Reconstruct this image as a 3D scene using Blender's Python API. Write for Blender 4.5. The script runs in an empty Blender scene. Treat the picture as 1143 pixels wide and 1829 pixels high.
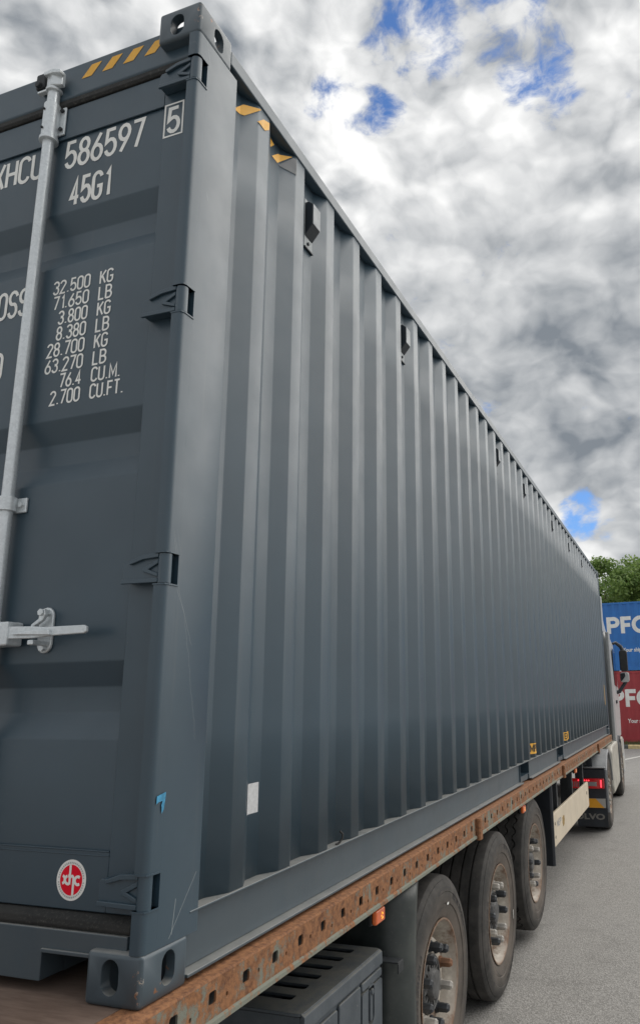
import bpy, bmesh, math, random
from mathutils import Vector, Matrix
R = math.radians
PI = math.pi
random.seed(7)
scene = bpy.context.scene
C = scene.collection

# ------------------------------------------------------------------ camera
cd = bpy.data.cameras.new('camera')
cam = bpy.data.objects.new('camera', cd)
C.objects.link(cam)
cd.sensor_fit = 'VERTICAL'
cd.sensor_height = 36.0
cd.lens = 36.0 * 1306.97 / 1829.0
cd.shift_x = -163.52 / 1829.0
cd.shift_y = 25.28 / 1829.0
cd.clip_start = 0.05
cd.clip_end = 2000
_el, _hd, _ro = 0.22856, -0.341291, -0.014771
_f = Vector((math.cos(_el) * math.sin(_hd), math.cos(_el) * math.cos(_hd), math.sin(_el)))
_r = Vector((math.cos(_hd), -math.sin(_hd), 0))
_u = _r.cross(_f)
_r2 = math.cos(_ro) * _r + math.sin(_ro) * _u
_u2 = -math.sin(_ro) * _r + math.cos(_ro) * _u
cam.matrix_world = Matrix(((_r2.x, _u2.x, -_f.x, 1.24834), (_r2.y, _u2.y, -_f.y, -1.57712),
                           (_r2.z, _u2.z, -_f.z, 0.70501), (0, 0, 0, 1)))
scene.camera = cam

# ------------------------------------------------------------------ light
SUN_AZ, SUN_EL = R(46), R(48)          # azimuth measured from +Y towards +X
sd = bpy.data.lights.new('sun', 'SUN')
sd.energy = 1.5
sd.angle = R(80)
sd.color = (1.0, 0.955, 0.89)
sun = bpy.data.objects.new('sun', sd)
C.objects.link(sun)
_sd = Vector((math.sin(SUN_AZ) * math.cos(SUN_EL), math.cos(SUN_AZ) * math.cos(SUN_EL), math.sin(SUN_EL)))
sun.rotation_euler = _sd.to_track_quat('Z', 'Y').to_euler()
sun.location = (6, 4, 12)
scene.view_settings.view_transform = 'Standard'
scene.view_settings.look = 'None'
scene.view_settings.gamma = 1.0
scene.view_settings.use_curve_mapping = False
scene.view_settings.exposure = 0.76


class NT:
    """small helper to write node trees"""
    def __init__(s, tree):
        s.t = tree; s.n = tree.nodes; s.l = tree.links

    def put(s, inp, v):
        if isinstance(v, bpy.types.NodeSocket):
            s.l.new(v, inp)
        elif v is not None:
            if hasattr(inp.default_value, '__len__') and not hasattr(v, '__len__'):
                v = [v] * len(inp.default_value)
            if hasattr(inp.default_value, '__len__') and len(inp.default_value) == 4 and len(v) == 3:
                v = (*v, 1)
            inp.default_value = v

    def m(s, op, a, b=None, c=None, clamp=False):
        n = s.n.new('ShaderNodeMath'); n.operation = op; n.use_clamp = clamp
        for i, v in enumerate((a, b, c)):
            if v is not None: s.put(n.inputs[i], v)
        return n.outputs[0]

    def vm(s, op, a, b=None, out=0):
        n = s.n.new('ShaderNodeVectorMath'); n.operation = op
        s.put(n.inputs[0], a)
        if b is not None: s.put(n.inputs[1], b)
        return n.outputs['Value'] if op in ('DOT_PRODUCT', 'LENGTH', 'DISTANCE') else n.outputs[0]

    def mix(s, f, a, b, mode='MIX'):
        n = s.n.new('ShaderNodeMix'); n.data_type = 'RGBA'; n.blend_type = mode
        s.put(n.inputs[0], f); s.put(n.inputs[6], a); s.put(n.inputs[7], b)
        return n.outputs[2]

    def noise(s, vec, scale, detail=4, rough=0.55, dist=0.0, out=0):
        n = s.n.new('ShaderNodeTexNoise')
        if vec is not None: s.l.new(vec, n.inputs['Vector'])
        n.inputs['Scale'].default_value = scale; n.inputs['Detail'].default_value = detail
        n.inputs['Roughness'].default_value = rough; n.inputs['Distortion'].default_value = dist
        return n.outputs[out]

    def ramp(s, f, lo, hi, a=0.0, b=1.0):
        n = s.n.new('ShaderNodeMapRange'); n.interpolation_type = 'SMOOTHSTEP'
        s.put(n.inputs[0], f); s.put(n.inputs[1], lo); s.put(n.inputs[2], hi); s.put(n.inputs[3], a); s.put(n.inputs[4], b)
        return n.outputs[0]

    def xyz(s, v):
        n = s.n.new('ShaderNodeSeparateXYZ'); s.l.new(v, n.inputs[0]); return n.outputs

    def comb(s, x, y, z):
        n = s.n.new('ShaderNodeCombineXYZ')
        for i, v in enumerate((x, y, z)): s.put(n.inputs[i], v)
        return n.outputs[0]

    def coord(s, k='Object'):
        return s.n.new('ShaderNodeTexCoord').outputs[k]


def pix_dir(u, v):
    d = _f + _r2 * ((u - 571.5 - 163.52) / 1306.97) - _u2 * ((v - 914.5 - 25.28) / 1306.97)
    return d.normalized()


# ------------------------------------------------------------------ sky
def build_world():
    w = bpy.data.worlds.new('World'); scene.world = w; w.use_nodes = True
    t = NT(w.node_tree); t.n.clear()
    out = t.n.new('ShaderNodeOutputWorld'); bg = t.n.new('ShaderNodeBackground')
    t.l.new(bg.outputs[0], out.inputs[0])
    bg.inputs['Strength'].default_value = 0.1
    sky = t.n.new('ShaderNodeTexSky'); sky.sky_type = 'NISHITA'; sky.sun_disc = False
    sky.sun_elevation = SUN_EL; sky.sun_rotation = SUN_AZ; sky.air_density = 1.0; sky.dust_density = 0.6; sky.ozone_density = 1.6
    d = t.vm('NORMALIZE', t.coord('Generated'))
    x, y, z = t.xyz(d)
    p = t.vm('MULTIPLY', d, (1.0, 1.0, 1.45))
    wv = t.vm('SUBTRACT', t.noise(p, 5.0, 4, 0.55, 0, 1), (0.5, 0.5, 0.5))
    warp = t.vm('SCALE', wv); warp.node.inputs[3].default_value = 0.11
    pw = t.vm('ADD', p, warp)
    big = t.noise(pw, 1.7, 3, 0.5)
    n1 = t.noise(pw, 4.2, 6, 0.60)

    def billow(vec, sc):
        v_ = t.n.new('ShaderNodeTexVoronoi'); v_.feature = 'F1'; v_.inputs['Scale'].default_value = sc
        v_.inputs['Detail'].default_value = 3; v_.inputs['Roughness'].default_value = 0.58; v_.inputs['Lacunarity'].default_value = 2.1
        t.l.new(vec, v_.inputs['Vector'])
        return t.m('SUBTRACT', 1.0, v_.outputs['Distance'])
    bl = billow(pw, 5.0)
    bls = billow(t.vm('ADD', pw, (0.030, 0.004, 0.034)), 5.0)
    fine = t.noise(pw, 11.0, 7, 0.64)

    def spot(u, v, r0, r1):
        dd = pix_dir(u, v)
        return t.ramp(t.vm('DOT_PRODUCT', d, tuple(dd)), math.cos(R(r1)), math.cos(R(r0)))
    # openings of blue sky
    gap = None
    for (u, v, r0, r1, k) in ((725, 0, 0.0, 4.0, 0.42), (770, 75, 0.0, 3.0, 0.36), (945, 0, 0.0, 3.6, 0.20), (895, 75, 0.0, 3.0, 0.15), (648, 200, 0.0, 3.4, 0.56),
                              (600, 190, 0.0, 3.5, 0.52), (955, 190, 0.0, 4.5, 0.40), (690, 110, 0., 3.0, .34), (1040, 921, 0.0, 2.8, 0.72), (1082, 932, 0., 2.2, .55)):
        s_ = t.m('MULTIPLY', spot(u, v, r0, r1), k)
        gap = s_ if gap is None else t.m('MAXIMUM', gap, s_)
    wide = t.ramp(big, 0.66, 0.84, 0.0, 0.55)
    gap = t.m('MAXIMUM', gap, wide)
    cover = t.m('ADD', t.m('MULTIPLY_ADD', n1, 1.3, -0.65), t.m('ADD', t.m('MULTIPLY_ADD', fine, 2.1, -1.05), t.m('MULTIPLY_ADD', bl, 0.35, -0.20)))
    cover = t.m('ADD', t.m('SUBTRACT', cover, gap), 0.92)
    alpha = t.ramp(cover, -0.06, 0.38)
    # brightness of the cloud: lit sides of the billows, thick grey cores
    lit = t.m('SUBTRACT', bl, bls)
    br = t.m('ADD', t.m('MULTIPLY', lit, 1.50), t.m('MULTIPLY_ADD', fine, 1.25, -0.625))
    br = t.m('ADD', br, t.m('MULTIPLY_ADD', bl, 0.28, -0.10))
    br = t.m('ADD', br, t.m('MULTIPLY_ADD', t.ramp(n1, 0.30, 0.70), 0.50, 0.28))
    calm = t.m('SUBTRACT', 1.0, t.m('MULTIPLY', spot(960, 640, 5, 20), 0.42))
    br = t.m('MULTIPLY_ADD', t.m('SUBTRACT', br, 0.55), calm, 0.55)
    for (u, v, r0, r1, k) in ((950, 640, 3, 17, -0.32), (1090, 700, 2, 12, -0.10), (640, 330, 1, 18, 0.22), (800, 300, 1, 13, 0.14), (690, 640, 0.5, 7, 0.18),
                              (1060, 985, 1, 5, 0.20), (200, 40, 2, 14, 0.02), (1100, 180, 1, 9, 0.10), (930, 860, 1, 6, -0.05), (470, 60, 1, 9, -0.05)):
        br = t.m('ADD', br, t.m('MULTIPLY', spot(u, v, r0, r1), k))
    br = t.m('ADD', br, t.m('MULTIPLY', gap, 0.12))
    mr = t.n.new('ShaderNodeMapRange'); mr.inputs[1].default_value = -0.35; mr.inputs[2].default_value = 1.20; mr.clamp = True
    t.l.new(br, mr.inputs[0]); brc = mr.outputs[0]
    col = t.mix(brc, (1.35, 1.52, 1.72), (6.1, 6.1, 6.05))
    skyc = t.mix(1.0, sky.outputs[0], (0.42, 0.60, 0.84), 'MULTIPLY')
    haze = t.ramp(z, 0.0, 0.12, 0.75, 0.0)
    alpha2 = t.m('MAXIMUM', alpha, haze)
    fin = t.mix(alpha2, skyc, col)
    t.l.new(fin, bg.inputs['Color'])
    w.cycles.sampling_method = 'MANUAL'; w.cycles.sample_map_resolution = 512


build_world()

# ------------------------------------------------------------------ materials
MATS = {}


def mat(name, fn):
    m_ = bpy.data.materials.new(name); m_.use_nodes = True
    t = NT(m_.node_tree)
    b = t.n['Principled BSDF']
    fn(t, b)
    MATS[name] = m_
    return m_


def bump(t, b, h, strength=0.3, dist=0.01):
    n = t.n.new('ShaderNodeBump'); n.inputs['Strength'].default_value = strength; n.inputs['Distance'].default_value = dist
    t.l.new(h, n.inputs['Height']); t.l.new(n.outputs[0], b.inputs['Normal'])


def simple(name, col, rough=0.5, metal=0.0, var=0.15, scale=9.0, bs=0.0, bscale=120, spec=0.5):
    def fn(t, b):
        o = t.coord()
        n = t.noise(o, scale, 5, 0.6)
        c = t.mix(t.ramp(n, 0.3, 0.7), tuple(v * (1 - var) for v in col), tuple(min(1, v * (1 + var)) for v in col))
        t.put(b.inputs['Base Color'], c)
        t.put(b.inputs['Roughness'], t.ramp(t.noise(o, scale * 2.3, 4, 0.6), 0.3, 0.7, max(0.03, rough - 0.08), min(1, rough + 0.08)))
        b.inputs['Metallic'].default_value = metal
        b.inputs['Specular IOR Level'].default_value = spec
        if bs: bump(t, b, t.noise(o, bscale, 3, 0.6), bs, 0.004)
    return mat(name, fn)


def paint_fn(base, rough=0.40, wob=0.35, scratch=False, dirty=0.0, dust=(0.16, 0.155, 0.14)):
    def fn(t, b):
        o = t.coord()
        x, y, z = t.xyz(o)
        streak = t.noise(t.comb(t.m('MULTIPLY', x, 26), t.m('MULTIPLY', y, 26), t.m('MULTIPLY', z, 0.9)), 1.0, 5, 0.6)
        blot = t.noise(o, 2.3, 5, 0.6)
        c = t.mix(t.ramp(blot, 0.3, 0.7), tuple(v * 0.92 for v in base), tuple(v * 1.08 for v in base))
        c = t.mix(t.ramp(streak, 0.58, 0.80, 0.0, 0.10), c, dust)
        speck = t.ramp(t.noise(o, 95, 2, 0.5), 0.74, 0.80, 0, 0.30)
        c = t.mix(speck, c, dust)
        if dirty:
            g_ = t.n.new('ShaderNodeNewGeometry')
            upf = t.m('MULTIPLY', t.ramp(t.xyz(g_.outputs['Normal'])[2], .5, .95), t.ramp(t.noise(o, 8, 6, .7), .25, .6, .45, .85))
            c = t.mix(upf, c, (0.30, 0.30, 0.285))
            low = t.ramp(t.m('ADD', z, t.m('MULTIPLY_ADD', t.noise(o, 7, 6, .7), .5, -.25)), 0.0, 0.45, dirty, 0.0)
            c = t.mix(low, c, dust)
        if scratch:
            # a few hand-sized scuffs, thin bright bent lines
            sy = t.m('ADD', t.m('MULTIPLY', y, 1.0), t.m('MULTIPLY', z, 0.32))
            wv = t.noise(t.comb(t.m('MULTIPLY', sy, 30.0), 0.0, t.m('MULTIPLY', z, 0.7)), 1.0, 1, 0.4, 0.9)
            ln = t.ramp(t.m('ABSOLUTE', t.m('SUBTRACT', wv, 0.63)), 0.0, 0.006, 1.0, 0.0)
            msk = t.ramp(t.noise(o, 3.1, 3, 0.6), 0.56, 0.66, 0, 0.33)
            c = t.mix(t.m('MULTIPLY', ln, msk), c, (0.30, 0.33, 0.34))
            wob_ = t.m('MULTIPLY_ADD', t.noise(o, 9, 4, .6), .030, -.015)
            face = t.ramp(x, -.006, -.003)
            for (za, ya, zb, yb, wd, st) in ((1.01, .058, .868, .106, .0010, .13), (.868, .106, .60, .165, .0010, .16), (1.0, .052, .85, .128, .001, .18), (.262, .200, .128, .098, .0011, .45), (.215, .118, .135, .108, .001, .5)):
                sl_ = (yb - ya) / (zb - za)
                dd_ = t.m('ABSOLUTE', t.m('SUBTRACT', t.m('ADD', y, wob_ if za > .5 else t.m('MULTIPLY', wob_, .2)), t.m('MULTIPLY_ADD', z, sl_, ya - sl_ * za)))
                mk_ = t.m('MULTIPLY', t.m('MULTIPLY', t.m('LESS_THAN', z, za), t.m('GREATER_THAN', z, zb)), face)
                mk_ = t.m('MULTIPLY', mk_, t.ramp(dd_, wd * .4, wd * 1.5, st, 0.0))
                c = t.mix(mk_, c, (0.42, 0.45, 0.45))
        t.put(b.inputs['Base Color'], c)
        t.put(b.inputs['Roughness'], t.ramp(t.noise(o, 6, 5, 0.65), 0.25, 0.75, rough - 0.03, rough + 0.05))
        b.inputs['Specular IOR Level'].default_value = 0.80
        wobn = t.noise(t.comb(x, y, t.m('MULTIPLY', z, 0.6)), 3.2, 3, 0.5)
        peel = t.noise(o, 260, 2, 0.5)
        bump(t, b, t.m('ADD', t.m('MULTIPLY', wobn, 1.0), t.m('MULTIPLY', peel, 0.012)), wob, 0.010)
    return fn


GREY = (0.030, 0.060, 0.085)
mat('grey_paint', paint_fn(GREY, 0.40, 0.12))
mat('grey_paint_post', paint_fn(GREY, 0.40, 0.06, scratch=True))
mat('grey_paint_low', paint_fn(GREY, 0.42, 0.35, dirty=0.22))
mat('blue_paint', paint_fn((0.002, 0.150, 0.50), 0.5, 0.3))
mat('red_paint', paint_fn((0.36, 0.024, 0.033), 0.55, 0.3))
simple('white_decal', (0.86, 0.86, 0.83), 0.55, var=0.05)
simple('black_decal', (0.02, 0.02, 0.02), 0.5)
simple('yellow_decal', (0.80, 0.42, 0.045), 0.5, var=0.10)


def casting_fn(t, b):
    paint_fn(GREY, 0.42, 0.3, dirty=0.15)(t, b)
    base = b.inputs['Base Color'].links[0].from_socket
    o = t.coord()
    n = t.m('ADD', t.m('MULTIPLY', t.noise(o, 14, 6, .7), .7), t.m('MULTIPLY', t.noise(o, 60, 4, .7), .3))
    x, y, z = t.xyz(o)
    edge = t.ramp(t.m('ADD', t.m('ABSOLUTE', x), t.m('ABSOLUTE', y)), 0.0, .035, .13, 0.0)
    k = t.ramp(t.m('ADD', n, edge), .61, .64)
    c = t.mix(k, base, t.mix(t.ramp(t.noise(o, 30, 4, .6), .4, .6), (.42, .38, .33), (.22, .10, .05)))
    t.put(b.inputs['Base Color'], c)


mat('casting_paint', casting_fn)
simple('red_decal', (0.80, 0.004, 0.026), 0.5, var=0.04, spec=0.2)
simple('tick_grey', (0.32, 0.33, 0.33), 0.6)
simple('blue_tape', (0.05, 0.26, 0.44), 0.45, var=0.3, scale=60)
simple('grey_sticker', (0.52, 0.53, 0.54), 0.5, var=0.10, scale=90)
simple('grey_stripe', (0.13, 0.14, 0.15), 0.5)
simple('seal_white', (0.34, 0.37, 0.38), 0.6)
simple('vent_sheen_grey', (0.30, 0.33, 0.35), 0.5)
simple('vent_plastic', (0.020, 0.028, 0.036), 0.45)
simple('black_rubber', (0.018, 0.018, 0.018), 0.7, var=0.3)
simple('dark_steel', (0.022, 0.026, 0.030), 0.6, var=0.3)
simple('black_plastic', (0.016, 0.018, 0.021), 0.5, var=0.25, bs=0.15)


def galv(t, b):
    o = t.coord()
    v = t.n.new('ShaderNodeTexVoronoi'); v.inputs['Scale'].default_value = 140
    t.l.new(o, v.inputs['Vector'])
    sp = t.xyz(v.outputs['Color'])[0]
    c = t.mix(sp, (0.62, 0.66, 0.68), (0.72, 0.76, 0.78))
    c = t.mix(t.ramp(t.noise(o, 14, 6, 0.7), 0.58, 0.8, 0, 0.35), c, (0.36, 0.37, 0.36))
    t.put(b.inputs['Base Color'], c)
    b.inputs['Metallic'].default_value = 0.45
    t.put(b.inputs['Roughness'], t.ramp(t.noise(o, 30, 4, 0.6), 0.3, 0.7, 0.28, 0.46))
    bump(t, b, t.noise(o, 70, 4, 0.6), 0.10, 0.003)


mat('galvanised', galv)


def rust_fn(bias, paintcol=(0.19, 0.20, 0.165)):
    def fn(t, b):
        o = t.coord()
        x, y, z = t.xyz(o)
        n = t.noise(o, 9.5, 9, 0.70, 0.3)
        n2 = t.noise(o, 48, 8, 0.72)
        drip = t.noise(t.comb(t.m('MULTIPLY', x, 9), t.m('MULTIPLY', y, 9), t.m('MULTIPLY', z, 1.2)), 2.0, 5, 0.65)
        k = t.m('ADD', t.m('MULTIPLY', n, 0.55), t.m('ADD', t.m('MULTIPLY', n2, 0.25), t.m('MULTIPLY', drip, 0.35)))
        rusty = t.ramp(k, 0.52 - bias, 0.60 - bias)
        r1 = t.mix(t.ramp(n2, 0.30, 0.62), (0.110, 0.049, 0.028), (0.295, 0.142, 0.069))
        r1 = t.mix(t.ramp(t.noise(o, 60, 5, 0.7), 0.58, 0.75, 0, 0.55), r1, (0.42, 0.26, 0.155))
        r1 = t.mix(t.ramp(t.noise(o, 16, 6, 0.72), 0.56, 0.70, 0, 0.75), r1, (0.085, 0.036, 0.022))
        c = t.mix(rusty, paintcol, r1)
        t.put(b.inputs['Base Color'], c)
        t.put(b.inputs['Roughness'], t.ramp(n2, 0.3, 0.7, 0.70, 0.92))
        b.inputs['Specular IOR Level'].default_value = 0.25
        bump(t, b, t.m('ADD', t.noise(o, 90, 6, 0.7), t.m('MULTIPLY', rusty, 0.4)), 0.45, 0.004)
    return fn


mat('rust_face', rust_fn(0.035))
mat('rust_top', rust_fn(0.14))
mat('rust_lip', rust_fn(-0.055))


def deck_fn(t, b):
    o = t.coord()
    x, y, z = t.xyz(o)
    g = t.noise(t.comb(t.m('MULTIPLY', x, 2.0), t.m('MULTIPLY', y, 14), z), 4.0, 7, 0.65)
    c = t.mix(t.ramp(g, 0.3, 0.7), (0.125, 0.082, 0.062), (0.195, 0.135, 0.105))
    c = t.mix(t.ramp(t.noise(o, 3, 6, .65), .4, .7, 0, .5), c, (0.22, 0.165, 0.135))
    t.put(b.inputs['Base Color'], c); b.inputs['Roughness'].default_value = 0.85
    bump(t, b, g, 0.3, 0.004)


mat('deck_ply', deck_fn)


def rubber_fn(t, b):
    o = t.coord()
    n = t.noise(o, 7, 7, 0.65)
    c = t.mix(t.ramp(n, 0.3, 0.7), (0.034, 0.034, 0.033), (0.080, 0.075, 0.070))
    x, y, z = t.xyz(o)
    rr = t.m('SQRT', t.m('ADD', t.m('MULTIPLY', y, y), t.m('MULTIPLY', z, z)))
    side = t.ramp(rr, 0.30, 0.47, 0.62, 0.0)
    c = t.mix(t.m('MULTIPLY', side, t.ramp(t.noise(o, 4, 6, .7), .25, .65, .4, 1)), c, (0.185, 0.150, 0.122))
    c = t.mix(t.ramp(t.noise(o, 70, 4, .7), .60, .75, 0, .35), c, (0.19, 0.17, 0.15))
    t.put(b.inputs['Base Color'], c); b.inputs['Roughness'].default_value = 0.78
    b.inputs['Specular IOR Level'].default_value = 0.3
    bump(t, b, t.noise(o, 110, 5, .7), .25, .003)


mat('tyre_rubber', rubber_fn)


def rim_fn(t, b):
    o = t.coord()
    n = t.noise(o, 11, 7, 0.7)
    c = t.mix(t.ramp(n, 0.35, 0.7), (0.38, 0.34, 0.29), (0.62, 0.58, 0.51))
    c = t.mix(t.ramp(t.noise(o, 5, 6, .72), .50, .66, 0, .85), c, (0.15, 0.085, 0.05))
    x, y, z = t.xyz(o)
    rr = t.m('SQRT', t.m('ADD', t.m('MULTIPLY', y, y), t.m('MULTIPLY', z, z)))
    c = t.mix(t.m('MULTIPLY', t.ramp(rr, .268, .292), t.ramp(n, .3, .6, .35, .95)), c, (0.16, 0.08, 0.04))
    t.put(b.inputs['Base Color'], c); b.inputs['Roughness'].default_value = 0.62
    bump(t, b, n, .2, .003)


mat('rim_paint', rim_fn)
simple('nut_dark', (0.030, 0.034, 0.040), 0.5, var=0.35, scale=30)
simple('nut_pale', (0.36, 0.34, 0.31), 0.55, var=0.25, scale=30)
simple('nut_rust', (0.20, 0.10, 0.055), 0.8, var=0.3, scale=30)
simple('hub_grey', (0.10, 0.10, 0.10), 0.55, metal=0.3, var=0.4, scale=20)


def box_fn(t, b):
    o = t.coord(); x, y, z = t.xyz(o)
    g = t.n.new('ShaderNodeNewGeometry')
    up = t.ramp(t.xyz(g.outputs['Normal'])[2], 0.4, 0.9)
    n = t.noise(o, 9, 7, .68)
    c = t.mix(t.ramp(n, .3, .7), (0.055, 0.068, 0.080), (0.085, 0.100, 0.114))
    c = t.mix(t.m('MULTIPLY', up, t.ramp(n, .32, .62, .10, .55)), c, (0.15, 0.14, 0.11))
    c = t.mix(t.ramp(t.noise(o, 60, 3, .6), .70, .78, 0, .5), c, (.4, .38, .34))
    t.put(b.inputs['Base Color'], c); b.inputs['Roughness'].default_value = .55
    bump(t, b, t.noise(o, 160, 3, .6), .12, .003)


mat('toolbox_plastic', box_fn)


def fender_fn(t, b):
    o = t.coord()
    n = t.noise(o, 4, 7, .65)
    c = t.mix(t.ramp(n, .3, .7), (0.022, 0.029, 0.030), (0.060, 0.068, 0.064))
    c = t.mix(t.ramp(t.noise(o, 80, 4, .7), .62, .75, 0, .4), c, (.2, .19, .17))
    t.put(b.inputs['Base Color'], c); b.inputs['Roughness'].default_value = .42


mat('fender_plastic', fender_fn)
simple('cream_panel', (0.60, 0.52, 0.40), 0.5, var=0.06, scale=3)
simple('cream_dark', (0.17, 0.15, 0.12), 0.5)
simple('gold_emblem', (0.36, 0.23, 0.06), 0.4, metal=0.3)
simple('silver_paint', (0.52, 0.53, 0.53), 0.35, metal=0.25, var=0.06)
simple('white_paint', (0.46, 0.47, 0.47), 0.35, var=0.05)
simple('grey_truck', (0.24, 0.25, 0.26), 0.4, metal=0.2, var=0.1)
simple('grey_deflector', (0.36, 0.37, 0.37), 0.45, metal=0.2, var=0.08)
simple('dirty_white', (0.40, 0.38, 0.33), 0.5, var=0.2, scale=5)
simple('truck_dark', (0.020, 0.024, 0.032), 0.5, var=0.25)
simple('flap_rubber', (0.016, 0.020, 0.026), 0.55, var=0.3, scale=5)
simple('flap_letter', (0.20, 0.19, 0.17), 0.7, var=0.2, scale=30)
simple('orange_band', (0.80, 0.36, 0.02), 0.4, var=0.05)
simple('grey_band', (0.42, 0.40, 0.37), 0.4, var=0.08)


def glass_fn(t, b):
    t.put(b.inputs['Base Color'], (0.010, 0.013, 0.016)); b.inputs['Roughness'].default_value = .06


mat('cab_glass', glass_fn)


def lens_fn(col, em, es):
    def fn(t, b):
        t.put(b.inputs['Base Color'], col); b.inputs['Roughness'].default_value = .25
        b.inputs['Coat Weight'].default_value = .5
        if es:
            t.put(b.inputs['Emission Color'], em); b.inputs['Emission Strength'].default_value = es
    return fn


mat('orange_lens', lens_fn((0.62, 0.115, 0.03), (1, .25, .03), 0.03))
mat('orange_led', lens_fn((0.8, 0.3, 0.05), (1, .40, .03), 0.7))
mat('red_lens', lens_fn((0.34, 0.008, 0.014), (1, .02, .02), 0.05))
mat('red_led', lens_fn((0.9, 0.05, 0.05), (1, .04, .07), 1.3))
mat('clear_lens', lens_fn((0.30, 0.28, 0.28), None, 0))


def asphalt(t, b):
    o = t.coord()
    v = t.n.new('ShaderNodeTexVoronoi'); v.inputs['Scale'].default_value = 95; t.l.new(o, v.inputs['Vector'])
    agg = t.xyz(v.outputs['Color'])[0]
    big = t.noise(o, 0.35, 6, .6)
    mid = t.noise(o, 3.2, 7, .68)
    c = t.mix(agg, (0.235, 0.228, 0.216), (0.385, 0.373, 0.354))
    c = t.mix(t.ramp(v.outputs['Distance'], .35, .75, 0, .40), c, (0.140, 0.134, 0.126))
    c = t.mix(t.ramp(big, .3, .7, 0, .30), c, (0.330, 0.319, 0.301))
    c = t.mix(t.ramp(mid, .52, .72, 0, .30), c, (0.135, 0.130, 0.122))
    c = t.mix(t.ramp(t.noise(o, 40, 3, .6), .68, .74, 0, .7), c, (0.42, 0.405, 0.38))
    st_ = t.noise(o, 0.9, 5, .6, .4)
    c = t.mix(t.ramp(st_, .60, .74, 0, .35), c, (0.150, 0.143, 0.134))
    t.put(b.inputs['Base Color'], c); b.inputs['Roughness'].default_value = .9
    b.inputs['Specular IOR Level'].default_value = .25
    bump(t, b, t.m('ADD', v.outputs['Distance'], t.m('MULTIPLY', t.noise(o, 45, 4, .7), .8)), .6, .006)


mat('asphalt', asphalt)
simple('road_paint', (0.62, 0.61, 0.57), 0.8, var=0.2, scale=12)
simple('kerb_dark', (0.10, 0.11, 0.105), 0.8, var=0.2)
simple('kerb_yellow', (0.58, 0.46, 0.24), 0.8, var=0.15)
simple('verge_soil', (0.13, 0.10, 0.065), 0.95, var=0.35, scale=6)
simple('verge_grass', (0.11, 0.12, 0.045), 0.8, var=0.3)
simple('bark', (0.10, 0.075, 0.055), 0.9, var=0.3, scale=12)


def leaf_fn(t, b):
    o = t.coord()
    g = t.n.new('ShaderNodeObjectInfo')
    geo = t.n.new('ShaderNodeNewGeometry')
    n = t.m('ADD', t.m('MULTIPLY', t.noise(o, 0.8, 3, .6), .7), t.m('MULTIPLY', geo.outputs['Random Per Island'], .45))
    c = t.mix(t.ramp(n, .25, .85), (0.120, 0.210, 0.050), (0.310, 0.420, 0.120))
    c = t.mix(t.m('MULTIPLY', g.outputs['Random'], .35), c, (0.100, 0.210, 0.070))
    t.put(b.inputs['Base Color'], c); b.inputs['Roughness'].default_value = .6
    tr = t.n.new('ShaderNodeBsdfTranslucent'); t.l.new(c, tr.inputs[0])
    mx = t.n.new('ShaderNodeMixShader'); mx.inputs[0].default_value = .45
    t.l.new(b.outputs[0], mx.inputs[1]); t.l.new(tr.outputs[0], mx.inputs[2])
    t.l.new(mx.outputs[0], t.n['Material Output'].inputs[0])


mat('leaf', leaf_fn)


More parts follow.
